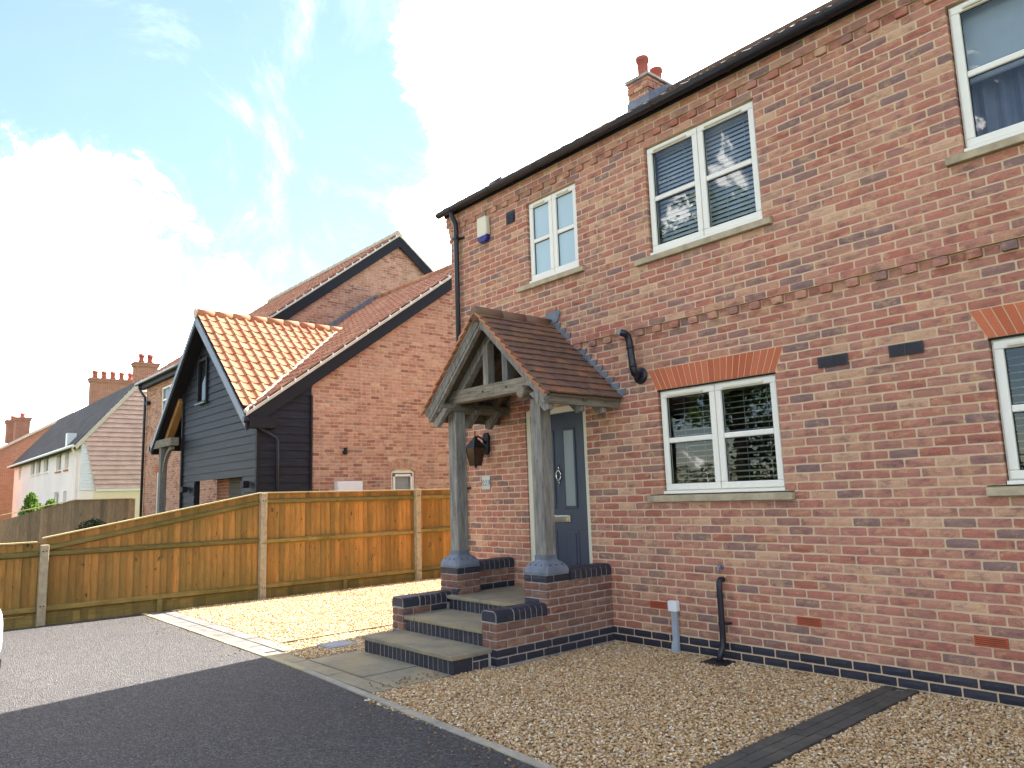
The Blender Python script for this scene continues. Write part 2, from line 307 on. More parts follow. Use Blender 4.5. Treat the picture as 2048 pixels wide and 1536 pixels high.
# tarmac
m = Mat('tarmac', .85, 0, .25); g = m.n('ShaderNodeTexVoronoi'); g.inputs['Scale'].default_value = 95; m.l(m.P(), g.inputs['Vector'])
c = m.ramp(g.outputs['Color'], [(.1, lin(46,45,46)), (.6, lin(76,73,72)), (.95, lin(118,112,108))]); c = m.mix(m.mr(m.noise(.9, 5, .6), .35, .7, 0, .4), c, lin(78,73,68)); c = m.mix(m.mr(m.noise(170, 2), .70, .76, 0, .7), c, lin(180,176,170)); c = m.mix(m.mr(m.noise(2.6, 6, .7), .56, .70, 0, .35), c, lin(58,56,56)); c = m.mix(m.mr(m.noise(40, 3, .6), .62, .70, 0, .5), c, lin(40,39,40)); m.col(c); m.bump(g.outputs['Distance'], 1.0, .012)
# flagstones
def flag(name, a, b, isl=False):
    m = Mat(name, .9, 0, .2); c = m.ramp(m.noise(3.5, 7, .65), [(.3, a), (.7, b)]); c = m.mix(.5, c, m.ramp(m.rnd(isl), [(0,(.75,.78,.82,1)),(.5,(1,1,1,1)),(1,(1.15,1.08,.95,1))]), 'MULTIPLY')
    c = m.mix(m.mr(m.noise(30, 5, .7), .56, .72, 0, .4), c, lin(86,80,64)); c = m.mix(m.mr(m.noise(1.7, 5, .7), .5, .66, 0, .5), c, lin(150,132,96) if name=='flagstone' else lin(70,66,60)); m.col(c); m.bump(m.noise(18, 6, .6), .35, .008)
flag('flagstone', lin(118,112,98), lin(150,138,112)); flag('paver_grey', lin(96,94,91), lin(122,118,112)); flag('paver_dark', lin(62,60,57), lin(92,87,80)); flag('kerb_stone', lin(140,134,120), lin(170,162,144)); flag('kerb_pale', lin(150,138,106), lin(170,156,122))
m = Mat('pebble', .8, 0, .3); c = m.ramp(m.rnd(), [(0,lin(140,108,71)),(.14,lin(182,151,108)),(.3,lin(202,174,128)),(.45,lin(169,133,89)),(.58,lin(217,194,157)),(.68,lin(158,127,91)),(.78,lin(190,155,105)),(.86,lin(229,216,191)),(.93,lin(127,105,80)),(1,lin(193,139,91))]); m.col(m.mix(.4, c, m.ramp(m.noise(140,4), [(.3,(.6,.6,.6,1)),(.7,(1.1,1.1,1.1,1))]), 'MULTIPLY')); m.bump(m.noise(220,3), .3, .003)
m = Mat('gravel_bed', .95, 0, .1); g = m.n('ShaderNodeTexVoronoi'); g.inputs['Scale'].default_value = 60; m.l(m.P(), g.inputs['Vector']); m.col(m.ramp(g.outputs['Color'], [(.1, lin(96,76,52)), (.5, lin(132,106,74)), (.9, lin(160,136,102))])); m.bump(g.outputs['Distance'], 1, .012)
def leafmat(name, a, b):
    m = Mat(name, .7, 0, .2); m.col(m.ramp(m.rnd(True), [(0, a), (1, b)])); m.b.inputs['Subsurface Weight'].default_value = 0
    t = m.n('ShaderNodeBsdfTranslucent'); t.inputs[0].default_value = b; x = m.n('ShaderNodeMixShader'); x.inputs[0].default_value = .3; m.l(m.b.outputs[0], x.inputs[1]); m.l(t.outputs[0], x.inputs[2]); m.l(x.outputs[0], m.nt.nodes['Material Output'].inputs[0])
leafmat('leaf', (.03,.06,.012,1), (.10,.15,.03,1)); leafmat('leaf_bright', (.06,.14,.02,1), (.16,.26,.05,1)); leafmat('leaf_dark', (.015,.03,.012,1), (.04,.07,.025,1))
simple('bark', lin(84,72,58), .95, 0, .1, .25, 6, .6, 20)
m = Mat('grass', .9, 0, .1); m.col(m.ramp(m.noise(2, 6, .7), [(.3, (.035,.06,.015,1)), (.7, (.08,.11,.03,1))]))
# ------------------------------------------------------------ bricks
def brick_geo(L, H, D, rng, rough=1.0):
    nx, nz = 5, 3; V = []; idx = {}
    for j in range(nz):
        for i in range(nx):
            edge = i in (0, nx-1) or j in (0, nz-1); cor = i in (0, nx-1) and j in (0, nz-1)
            u = -L/2 + L*i/(nx-1); z = -H/2 + H*j/(nz-1)
            ju = rng.uniform(-.0014, .0014)*rough; jz = rng.uniform(-.0020, .0020)*rough
            if cor: ju -= math.copysign(.0022, u)*rough; jz -= math.copysign(.0022, z)*rough
            d = (-.0035 + rng.uniform(-.0010, .0010)*rough) if edge else rng.uniform(-.0022, .0020)*rough
            idx[i, j] = len(V); V.append((u+ju, d, z+jz))
    F = [(idx[i,j], idx[i+1,j], idx[i+1,j+1], idx[i,j+1]) for j in range(nz-1) for i in range(nx-1)]
    per = [(i,0) for i in range(nx)] + [(nx-1,j) for j in range(1,nz)] + [(i,nz-1) for i in range(nx-2,-1,-1)] + [(0,j) for j in range(nz-2,0,-1)]
    b = len(V)
    for p in per:
        q = V[idx[p]]; V.append((q[0], -D, q[2]))
    n = len(per)
    F += [(idx[per[k]], b+k, b+(k+1) % n, idx[per[(k+1) % n]]) for k in range(n)]
    return V, F
def lay(u0, u1, row0, row1, openf, zbase=0., off=0., pitch=.075, mod=.225, clip=None, minl=.045):
    out = []
    for r in range(row0, row1+1):
        za = zbase + (r-1)*pitch + .006; zb = zbase + r*pitch - .006
        cuts = sorted(openf(r, (za+zb)/2)); a0 = u0(r) if callable(u0) else u0; b0 = u1(r) if callable(u1) else u1
        if clip:
            c = clip(za, zb); a0 = max(a0, c[0]); b0 = min(b0, c[1])
        segs = []; a = a0
        for ca, cb in cuts:
            if ca > a: segs.append((a, min(ca, b0)))
            a = max(a, cb)
        if a < b0: segs.append((a, b0))
        sh = off + (0 if r % 2 == 0 else mod/2)
        for s0, s1 in segs:
            if s1-s0 < .03: continue
            k = math.floor((s0-sh)/mod); js = [s0]
            while True:
                k += 1; x = sh + k*mod
                if x >= s1: break
                if x > s0: js.append(x)
            js.append(s1)
            if len(js) > 2 and js[1]-js[0] < minl: js.pop(1)
            if len(js) > 2 and js[-1]-js[-2] < minl: js.pop(-2)
            for i in range(len(js)-1):
                x0 = js[i] + (.006 if i > 0 else .001); x1 = js[i+1] - (.006 if i < len(js)-2 else .001)
                out.append((x0, x1, za, zb, r))
    return out
SHARED = {}
def place_bricks(recs, fr, wall, mats, nsingle, depth=.09, rough=1., name='brick', seed=1):
    """recs: (u0,u1,z0,z1,proj,matkey); fr(u,d,z)->world. The nsingle that show largest become objects, the rest one joined part per material."""
    rng = random.Random(seed)
    def score(r):
        c = fr((r[0]+r[1])/2, r[4], (r[2]+r[3])/2); v = c-CP; dz = v.dot(CF)
        if dz <= .1: return 0
        x = v.dot(CR)/dz*1490.11; y = v.dot(CU)/dz*1490.11
        if abs(x) > 1024 or abs(y) > 768: return 0
        n = (fr(0,1,0)-fr(0,0,0)); return (r[1]-r[0])*(r[3]-r[2])*abs(n.dot(v))/v.length**3
    order = sorted(recs, key=score, reverse=True)
    joined = {}
    o0 = fr(0,0,0)
    for i, (u0, u1, z0, z1, pj, mk) in enumerate(order):
        c = fr((u0+u1)/2, pj, (z0+z1)/2); L = u1-u0; H = z1-z0
        if i < nsingle:
            key = (mk, round(L, 3), round(H, 3), rng.randrange(5), rough, depth, tuple(fr(1,0,0)-o0), tuple(fr(0,1,0)-o0))
            if key not in SHARED:
                V, F = brick_geo(L, H, depth, rng, rough); mb = MB(); mb.add([fr(*q)-o0 for q in V], F); SHARED[key] = mb.mesh(name, mats[mk])
            link(name, SHARED[key], wall, loc=c)
        else:
            V, F = brick_geo(L, H, depth, rng, rough); joined.setdefault(mk, MB()).add([c + (fr(*q)-o0) for q in V], F)
    for mk, mb in joined.items(): mb.build(name+'_field', mats[mk]+'_many', wall, kind='stuff')
def slab_with_holes(mb, fr, us, zs, inside, d0, d1):
    """mortar core: rectangles on the grid us x zs where inside(u,z), merged along z"""
    us = sorted(set(us)); zs = sorted(set(zs))
    for i in range(len(us)-1):
        j = 0
        while j < len(zs)-1:
            if inside((us[i]+us[i+1])/2, (zs[j]+zs[j+1])/2):
                k = j
                while k+1 < len(zs)-1 and inside((us[i]+us[i+1])/2, (zs[k+1]+zs[k+2])/2): k += 1
                P = [fr(a, d, b) for d in (d0, d1) for a, b in ((us[i],zs[j]),(us[i+1],zs[j]),(us[i+1],zs[k+1]),(us[i],zs[k+1]))]
                mb.add(P, [(3,2,1,0),(4,5,6,7),(0,1,5,4),(1,2,6,5),(2,3,7,6),(3,0,4,7)]); j = k+1
            else: j += 1
GZ = -.155
# ------------------------------------------------------------ the setting
MB().box(-160, 120, -120, 160, -.60, -.30).build('ground', 'grass', kind='structure')
def kerb_y(x): return -2.81 if x < -1.9 else -2.81 - (x+1.9)*.045
drv = MB(); xs = [-6.98, -1.9, 9]
poly = [(x, kerb_y(x)-.05) for x in xs]
drv.prism([(x, y, -.29) for x, y in poly] + [(9, -13.0, -.29), (-6.98, -13.0, -.29)], (0, 0, .135)); driveway = drv.build('driveway', 'tarmac', kind='structure')
MB().box(-160, 120, -21, -15.2, -.299, -.21).build('road', 'tarmac', kind='structure')
pv = MB().box(-160, 120, -15.19, -13.01, -.299, -.16).build('pavement', 'tarmac', kind='structure')
MB().box(-24.9, -7.2, -13.0, 1.5, -.299, -.2).build('neighbour_forecourt', 'gravel_bed', kind='structure')
# gravel beds
def gravel(name, quads, dens, seed, zb=-.176, zt=-.166, rad=.0085):
    mb = MB()
    for (xa, xb, ya, yb) in quads:
        nx = max(1, int((xb-xa)/.5)); ny = max(1, int((yb-ya)/.5))
        vs = []; rg = random.Random(seed)
        for j in range(ny+1):
            for i in range(nx+1): vs.append((xa+(xb-xa)*i/nx, ya+(yb-ya)*j/ny, zt + (rg.uniform(-.006,.008) if 0 < i < nx and 0 < j < ny else 0)))
        mb.add(vs, [(j*(nx+1)+i, j*(nx+1)+i+1, (j+1)*(nx+1)+i+1, (j+1)*(nx+1)+i) for j in range(ny) for i in range(nx)])
    me = bpy.data.meshes.new(name); me.from_pydata(mb.v, [], mb.f); me.update(); me.materials.append(MT['gravel_bed'])
    o = link(name, me, kind='stuff', label=None)
    g = bpy.data.node_groups.new(name+'_nodes', 'GeometryNodeTree')
    g.interface.new_socket('Geometry', in_out='INPUT', socket_type='NodeSocketGeometry'); g.interface.new_socket('Geometry', in_out='OUTPUT', socket_type='NodeSocketGeometry')
    N = g.nodes.new; K = g.links.new
    gi = N('NodeGroupInput'); go = N('NodeGroupOutput'); dp = N('GeometryNodeDistributePointsOnFaces'); dp.inputs['Density'].default_value = dens; dp.inputs['Seed'].default_value = seed
    ic = N('GeometryNodeMeshIcoSphere'); ic.inputs['Radius'].default_value = rad; ic.inputs['Subdivisions'].default_value = 2
    sm = N('GeometryNodeSetMaterial'); sm.inputs['Material'].default_value = MT['pebble']
    ss = N('GeometryNodeSetShadeSmooth')
    ip = N('GeometryNodeInstanceOnPoints'); rr = N('FunctionNodeRandomValue'); rr.data_type = 'FLOAT_VECTOR'; rr.inputs[0].default_value = (-.5,-.5,0); rr.inputs[1].default_value = (.5,.5,6.28); rr.inputs['Seed'].default_value = seed
    rs = N('FunctionNodeRandomValue'); rs.data_type = 'FLOAT_VECTOR'; rs.inputs[0].default_value = (.75,.55,.4); rs.inputs[1].default_value = (1.75,1.25,.95); rs.inputs['Seed'].default_value = seed+3
    rz = N('FunctionNodeRandomValue'); rz.data_type = 'FLOAT_VECTOR'; rz.inputs[0].default_value = (0,0,-.003); rz.inputs[1].default_value = (0,0,.014); rz.inputs['Seed'].default_value = seed+9
    sp = N('GeometryNodeSetPosition'); jn = N('GeometryNodeJoinGeometry')
    K(gi.outputs[0], dp.inputs['Mesh']); K(dp.outputs['Points'], sp.inputs['Geometry']); K(rz.outputs[0], sp.inputs['Offset']); K(sp.outputs[0], ip.inputs['Points'])
    K(ic.outputs['Mesh'], ss.inputs['Geometry']); K(ss.outputs[0], sm.inputs['Geometry']); K(sm.outputs[0], ip.inputs['Instance']); K(rr.outputs[0], ip.inputs['Rotation']); K(rs.outputs[0], ip.inputs['Scale'])
    K(gi.outputs[0], jn.inputs[0]); K(ip.outputs[0], jn.inputs[0]); K(jn.outputs[0], go.inputs[0])
    md = o.modifiers.new('scatter', 'NODES'); md.node_group = g
    return o
def gtag(o, l): o['label'] = l; o['category'] = 'gravel'; return o
gtag(gravel('gravel', [(-.25, 2.48, -2.99, -.004), (2.76, 5.6, -3.1, -.004), (-.36, -.25, -2.87, -1.63)], 5200, 1), 'brown gravel in the shade under the wide brick wall')
gtag(gravel('gravel', [(-6.97, -3.06, -2.44, 6.0), (-3.02, -2.07, -2.44, -.0), (-3.02, -2.07, -2.60, -2.44), (-3.02, -1.87, -2.05, -1.62)], 3600, 5, rad=.010), 'sunlit pale gravel between the orange fence and the steps')
# kerb stones, drive edging pavers, dark strip: pieces of the setting
kerb = MB().box(-6.98, -1.9, -2.86, -2.80, -.29, -.152).build('kerb', 'kerb_stone', kind='structure')
x = -6.97
while x < 5.4:
    L = .9; y0, y1 = kerb_y(x), kerb_y(x+L); mb = MB()
    mb.prism([(x, y0-.055, -.28), (x+L-.006, y1-.055, -.28), (x+L-.006, y1+.012, -.28), (x, y0+.012, -.28)], (0, 0, .135+random.uniform(0,.003)))
    mb.build('kerb_stone', 'kerb_pale' if x < -2.3 else 'kerb_stone', kerb, bevel=.004); x += L
edging = MB().box(-6.97, -2.5, -2.795, -2.445, -.29, -.162).build('path_edging', 'mortar_path', kind='structure')
pm = MB().box(-.0985, .0985, -.08, .08, -.06, 0).mesh('paver', 'paver_grey')
for j in (0, 1):
    x = -6.86 + (.1 if j else 0)
    while x < -2.62:
        link('paver', pm, edging, bevel=.004, loc=(x, -2.71+j*.175, -.149+random.uniform(-.002,.002))); x += .2035
strip = MB().box(2.50, 2.745, -3.2, -.004, -.29, -.165).build('paved_strip', 'mortar_path', kind='structure')
pm2 = MB().box(-.039, .039, -.0985, .0985, -.06, 0).mesh('paver', 'paver_dark')
for i in range(3):
    y = -.11 - (.1 if i == 1 else 0)
    while y > -3.15:
        link('paver', pm2, strip, bevel=.003, loc=(2.54+i*.082, y, -.146+random.uniform(-.002,.002)), rot=(0,0,random.uniform(-.01,.01))); y -= .2035
path = MB().box(-2.52, -.36, -2.80, -2.03, -.29, -.165).build('paved_path', 'mortar_path', kind='structure')
for (xa, xb, ya, yb) in ((-2.50,-1.98,-2.80,-2.63), (-1.97,-1.21,-2.81,-2.63), (-1.20,-.36,-2.835,-2.64), (-1.97,-1.70,-2.62,-2.04), (-1.69,-.90,-2.62,-2.04), (-.89,-.37,-2.63,-2.04)):
    MB().box(xa+.004, xb-.004, ya+.004, yb-.004, -.24, -.148+random.uniform(-.002,.003)).build('paving_slab', 'flagstone', path, bevel=.006)
MB().box(-3.055, -3.02, -2.44, 0, -.28, -.138).build('gravel_edging', 'fence_grey', kind='structure')
mh = thing('manhole_cover', 'grey metal inspection cover set in gravel beside the bottom step', 'manhole cover', (-2.46,-2.06,-.16))
MB().box(-2.62,-2.30,-2.22,-1.90,-.2,-.142).build('frame', 'galvanised', mh, bevel=.004); MB().box(-2.595,-2.325,-2.195,-1.925,-.19,-.137).build('lid', 'galvanised', mh, bevel=.003)

# ------------------------------------------------------------ the brick house
house = thing('brick_house', 'red brick house with cream windows, oak porch and blue brick plinth', 'house', (0, 0, -.15))
HF = lambda u, d, z: Vector((u, -d, z))
XL, XR = -3.0, 8.0
WIN = [(.48,1.80,1.35,2.40), (3.48,4.80,1.35,2.40), (.50,1.81,3.825,5.025), (3.48,4.80,3.825,5.025), (-1.39,-.53,3.975,5.025)]
SILL = [(.31,1.885,1.275,1.35), (3.36,4.92,1.275,1.35), (.32,1.90,3.75,3.825), (3.36,4.92,3.75,3.825), (-1.58,-.44,3.90,3.975)]
DOOR = (-1.56,-.54,.225,2.40)
AIR = [(.225,.45), (1.8,2.025), (3.15,3.375)]
HOLES = WIN + SILL + [DOOR]
def opens(r, z):
    o = [(a, b) for a, b, c, d in HOLES if c-.001 < z < d+.001]
    if r in (33, 34, 35):
        k = (z-2.40)/.225*.10
        for a, b, c, d in WIN[:2]: o.append((a-k-.004, b+k+.004))
    if r == 4: o += AIR
    return o
recs = []
for u0, u1, za, zb, r in lay(lambda r: XL-(.035 if r >= 67 else 0)-(.035 if r >= 69 else 0), XR, 1, 73, opens):
    if r in (41, 69): continue
    recs.append((u0, u1, za, zb, .036 if r == 42 else (.03 if r >= 70 else 0), 'r'))
for r, u in ((41, XL), (69, XL-.07)):
    k = 0
    while u < XR-.1:
        recs.append((u+.005, u+.1075, (r-1)*.075+.005, r*.075-.005, (.038 if r == 41 else .03) if k % 2 else 0, 'r')); u += .1125; k += 1
for u0, u1, za, zb, r in lay(XL, XR, -2, 0, lambda r, z: []): recs.append((u0, u1, za, zb, .002, 'b'))
wall = MB()
us = [XL+.004, XR] + [q for a,b,c,d in HOLES for q in (a-.004, b+.004)]; zs = [-.3, 5.42] + [q for a,b,c,d in HOLES for q in (c-.002, d+.002)]
slab_with_holes(wall, HF, us, zs, lambda u, z: not any(a-.003 < u < b+.003 and c-.001 < z < d+.001 for a,b,c,d in HOLES), -.12, -.0055)
wallo = wall.build('front_wall', 'mortar', house)
place_bricks([r for r in recs if r[5] == 'r'], HF, wallo, {'r': 'brick'}, 300, .095, 1.0, 'brick', 3)
place_bricks([r for r in recs if r[5] == 'b'], HF, wallo, {'b': 'brick_blue'}, 60, .095, .5, 'plinth_brick', 4)
MB().box(XL+.01,XR,-.031,.004,41*.075+.003,42*.075-.003).build('band_mortar','mortar',wallo); MB().box(XL-.06,XR,-.025,.004,69*.075+.003,5.40).build('eaves_mortar','mortar',wallo)
# airbricks
for a, b in AIR:
    MB().box(a+.005, b-.005, .0025, .05, .227, .298).build('air_brick_back','black_paint',wallo); ab = MB()
    for k in range(5): ab.box(a+.008, b-.008, -.004, .002, .231+k*.0135, .240+k*.0135)
    ab.box(a+.006, a+.014, -.0045, .002, .228, .297).box(b-.014, b-.006, -.0045, .002, .228, .297).box(a+.014,b-.014,-.0042,.002,.228,.2305).box(a+.014,b-.014,-.0042,.002,.2945,.297)
    ab.build('air_brick', 'terracotta', wallo)
# flat arches of orange bricks
for (a, b, c, d) in WIN[:2]:
    n = 21; mm = Vector(((a+b)/2, 0, 0))
    for k in range(n):
        t0 = a+(b-a)*k/n; t1 = a+(b-a)*(k+1)/n; w0 = a-.10+(b-a+.20)*k/n; w1 = a-.10+(b-a+.20)*(k+1)/n; g = .0045; dy = random.uniform(-.001,.001)
        MB().prism([(t0+g, -.002+dy, d+.004), (t1-g, -.002+dy, d+.004), (w1-g, -.002+dy, d+.221), (w0+g, -.002+dy, d+.221)], (0, .09, 0)).build('arch_brick', 'brick_orange', wallo)
    MB().prism([(a-.001,.0012,d+.003),(b+.001,.0012,d+.003),(b+.101,.0012,d+.222),(a-.101,.0012,d+.222)],(0,.05,0)).build('arch_mortar','mortar',wallo)
    MB().box(a-.02, b+.02, .012, .1, d-.008, d+.002).build('lintel', 'black_paint', house)
# other walls and roof
inn = MB()
inn.box(XL+.008, XL+.25, .122, 9.2, -.3, 5.4); inn.prism([(XL+.008, .0, 5.4), (XL+.008, 9.2, 5.4), (XL+.008, 4.6, 8.65)], (.24, 0, 0)); inn.box(XL+.25, XR, 8.95, 9.2, -.3, 5.4); inn.box(XR-.25, XR, .122, 8.95, -.3, 5.4); inn.prism([(XR-.25, .0, 5.4), (XR-.25, 9.2, 5.4), (XR-.25, 4.6, 8.65)], (.24, 0, 0))
inn.build('side_wall', 'brick_pale_many', house)
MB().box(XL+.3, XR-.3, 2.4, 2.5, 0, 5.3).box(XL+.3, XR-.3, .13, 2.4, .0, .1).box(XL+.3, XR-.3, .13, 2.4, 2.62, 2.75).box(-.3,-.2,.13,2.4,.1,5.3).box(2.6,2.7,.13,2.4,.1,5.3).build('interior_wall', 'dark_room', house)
RS = .676; RY0, RZ0 = -.13, 5.40
roof = MB(); ry, rz = 4.6, RZ0+RS*(4.6-RY0)
roof.prism([(XL-.06, RY0, RZ0-.03), (XL-.06, ry, rz-.03), (XL-.06, 9.33, RZ0-.03), (XL-.06, 9.2, RZ0-.09), (XL-.06, ry, rz-.12), (XL-.06, 0, RZ0-.05)], (XR-XL+.12, 0, 0))
roofo = roof.build('roof', 'dark_tile', house)
def pantile(w=.235, L=.36, th=.014, n=9, amp=1.0):
    """a: across, s: down slope (0..L), h: normal"""
    prof = []
    for i in range(n):
        t = i/(n-1); h = -.010*math.sin(math.pi*t/.6) if t < .6 else .034*math.sin(math.pi*(t-.6)/.4)
        prof.append((t*w, h*amp))
    V = []; F = []
    for (s, lift) in ((0, 0), (L, .022)):
        for a, h in prof: V.append((a, s, h+lift))
    for a, h in prof: V.append((a, L, h+.022-th-.008))
    for i in range(n-1): F += [(i, i+1, n+i+1, n+i), (n+i, n+i+1, 2*n+i+1, 2*n+i)]
    return V, F
def slope_fr(o, across, down):
    o = Vector(o); a = Vector(across).normalized(); d = Vector(down).normalized(); nn = a.cross(d)
    if nn.z < 0: nn = -nn
    return lambda p: o + a*p[0] + d*p[1] + nn*p[2]
def tile_field(fr, na, ns, w, g, keep, parent, mat, name, seed=1, amp=1.0):
    V, F = pantile(w*1.03, g*1.25, amp=amp); mb = MB(); rg = random.Random(seed)
    for j in range(ns):
        for i in range(na):
            if not keep(i*w+w/2, j*g+g/2): continue
            dz = rg.uniform(-.003,.003); ds = rg.uniform(-.004,.004); mb.add([fr((a+i*w, s+j*g+ds, h+dz)) for a, s, h in V], F)
    return mb.build(name, mat+'_many', parent, smooth=False, kind='stuff')
sl = math.hypot(ry-RY0, rz-RZ0); ns = int(sl/.3)
tile_field(slope_fr((XL-.06, ry, rz), (1,0,0), (0, RY0-.05-ry, RZ0-.035-rz)), int((XR-XL+.12)/.235), ns+1, .235, .3, lambda a, s: s < sl+.02, roofo, 'roof_tile', 'roof_tile_field', amp=.25)
for k in range(24): MB().tube([(XL-.08+k*.46, ry, rz-.02), (XL-.08+(k+1)*.46-.012, ry, rz-.02)], .11, 10).build('ridge_tile', 'roof_tile_many', roofo, smooth=True)
# gutter, brackets, downpipe
gp = []; 
gm = MB(); prof = [( .055*math.cos(math.pi+math.pi*t/8), .055*math.sin(math.pi+math.pi*t/8)) for t in range(9)]; prof += [(x*.93, y*.93) for x, y in prof[::-1]]
gm.prism([(XL-.10, -.135+a, 5.375+b) for a, b in prof], (XR-XL+.2, 0, 0)); gut = gm.build('gutter', 'black_plastic', house, smooth=False)
for k in range(13):
    xx = -2.86+k*.9; MB().prism([(xx, -.135+a*1.1, 5.373+b*1.1) for a, b in prof], (.035 if k % 3 else .09, 0, 0)).build('gutter_bracket', 'black_plastic', gut)
MB().prism([(XL-.104, -.135+.057*math.cos(math.pi+math.pi*t/8), 5.376+.057*math.sin(math.pi+math.pi*t/8)) for t in range(9)], (.006,0,0)).build('stop_end', 'black_plastic', gut)
MB().box(XL-.06, XR, -.06, -.036, 5.325, 5.41).build('fascia', 'black_paint', house)
dpx = -2.78; dpo = MB().tube([(dpx,-.135,5.33),(dpx,-.13,5.26),(dpx,-.075,5.17),(dpx,-.065,5.1),(dpx,-.065,-.16)], .036, 12).build('downpipe', 'black_plastic', house, smooth=True)
for z in (4.95, 3.2, 1.5): MB().box(dpx-.042,dpx+.042,-.107,-.018,z-.02,z+.02).box(dpx+.036,dpx+.11,-.03,.006,z-.012,z+.012).build('pipe_clip', 'black_plastic', dpo, bevel=.004)
# chimney
ch = MB().box(-2.84,-2.40,3.98,4.78,7.4,8.72).build('chimney', 'mortar', roofo)
CB = []
for u0,u1,za,zb,r in lay(-2.85,-2.39,102,116,lambda r,z:[],0,.0): CB.append((u0,u1,za,zb,.012 if r>=115 else (.03 if r==114 else 0),'r'))
CFx = lambda u,d,z: Vector((u, 3.975-d, z)); place_bricks(CB, CFx, ch, {'r':'brick'}, 0, .06, .8, 'chimney_brick', 5)
CB = []
for u0,u1,za,zb,r in lay(3.977,4.785,102,116,lambda r,z:[],0,.05): CB.append((u0,u1,za,zb,.012 if r>=115 else (.03 if r==114 else 0),'r'))
place_bricks(CB, lambda u,d,z: Vector((-2.395+d, u, z)), ch, {'r':'brick'}, 0, .06, .8, 'chimney_brick', 6)
MB().box(-2.89,-2.35,3.935,4.825,8.702,8.735).build('chimney_cap','mortar_grey',ch,bevel=.01); MB().prism([(-2.88,3.93,8.737),(-2.36,3.95,8.737),(-2.36,4.81,8.737),(-2.88,4.81,8.737)],(0,0,.03)).build('flaunching','mortar_grey',ch,bevel=.01)
MB().prism([(-2.875,3.955,8.08),(-2.37,3.955,8.08),(-2.37,3.955,8.34),(-2.875,3.955,8.34)],(0,.02,0)).build('flashing','lead',ch)
MB().prism([(-2.374,3.955,8.2),(-2.374,4.6,8.62),(-2.374,4.6,8.76),(-2.374,3.955,8.36)],(.012,0,0)).build('flashing','lead',ch)
for px, py, hh in ((-2.62,4.16,.44),(-2.62,4.55,.36)): MB().lathe([(.105,0),(.11,.05),(.095,.07),(.10,hh*.8),(.12,hh*.83),(.125,hh),(.10,hh),(.085,hh-.06)],(px,py,8.76),16).build('chimney_pot','terracotta_pot',ch,smooth=True)
MB().tube([(-2.95,.75,5.99),(-2.7,.75,6.0)],.055,14).build('roof_vent','black_plastic',roofo,smooth=True)
# windows
def window(x0,x1,z0,z1,glass='glass',cas=((0,.5),(.5,1))):
    f = MB(); t = .035; ya, yb = .052, .112; x0+=.003; x1-=.003; z0b=z0+.003; z1-=.003
    f.box(x0,x1,ya,yb,z0b,z0b+.05).box(x0,x1,ya,yb,z1-t,z1).box(x0,x0+t,ya,yb,z0b+.05,z1-t).box(x1-t,x1,ya,yb,z0b+.05,z1-t).box((x0+x1)/2-.02,(x0+x1)/2+.02,ya,yb,z0b+.05,z1-t)
    fo = f.build('window','upvc',house,bevel=.004)
    MB().box(x0-.001,x1+.001,.004,.051,z0b,z0b+.028).build('window_nose','upvc',fo,bevel=.004)
    for a,b in cas:
        ca = x0+.014+(x1-x0-.028)*a+(.003 if a else 0); cb = x0+.014+(x1-x0-.028)*b-(.003 if b<1 else 0); c0=z0b+.036; c1=z1-.018; s=.062; y0,y1=.030,.088
        ring = lambda g,y0,y1,s: MB().box(ca+g,cb-g,y0,y1,c0+g,c0+g+s).box(ca+g,cb-g,y0,y1,c1-g-s,c1-g).box(ca+g,ca+g+s,y0,y1,c0+g+s,c1-g-s).box(cb-g-s,cb-g,y0,y1,c0+g+s,c1-g-s)
        cm_ = (c0+c1)/2
        co = ring(0,y0,y1,s).build('casement','upvc',fo,bevel=.008)
        MB().box(ca+s+.001,cb-s-.001,y0+.006,y1-.02,cm_-.026,cm_+.026).build('glazing_bar','upvc',fo,bevel=.010)
        for p,q in ((c0+s,cm_-.026),(cm_+.026,c1-s)):
            MB().box(ca+s+.001,cb-s-.001,.062,.066,p+.001,q-.001).build('pane',glass,fo)
            g = MB(); A,B,e=ca+s,cb-s,.006
            g.box(A+.001,B-.001,.052,.061,p+.001,p+e).box(A+.001,B-.001,.052,.061,q-e,q-.001).box(A+.001,A+e,.052,.061,p+e,q-e).box(B-e,B-.001,.052,.061,p+e,q-e); g.build('gasket','black_plastic',fo)
        MB().box(ca+s+.03,cb-s-.06,.014,.030,c1-.05,c1-.030).build('trickle_vent','cream_paint',fo,bevel=.003)
    return fo
for i,wd in enumerate(WIN): window(*wd,glass='frosted_glass' if i==4 else 'glass')
for a,b,c,d in SILL:
    MB().prism([(a,-.045,c+.002),(b,-.045,c+.002),(b,-.045,d-.014),(a,-.045,d-.014)],(0,.10,0)).prism([(a,-.045,d-.014),(a,.055,d-.014),(a,.055,d-.002)],(b-a,0,0)).build('window_sill','stone_sill',house,bevel=.004)
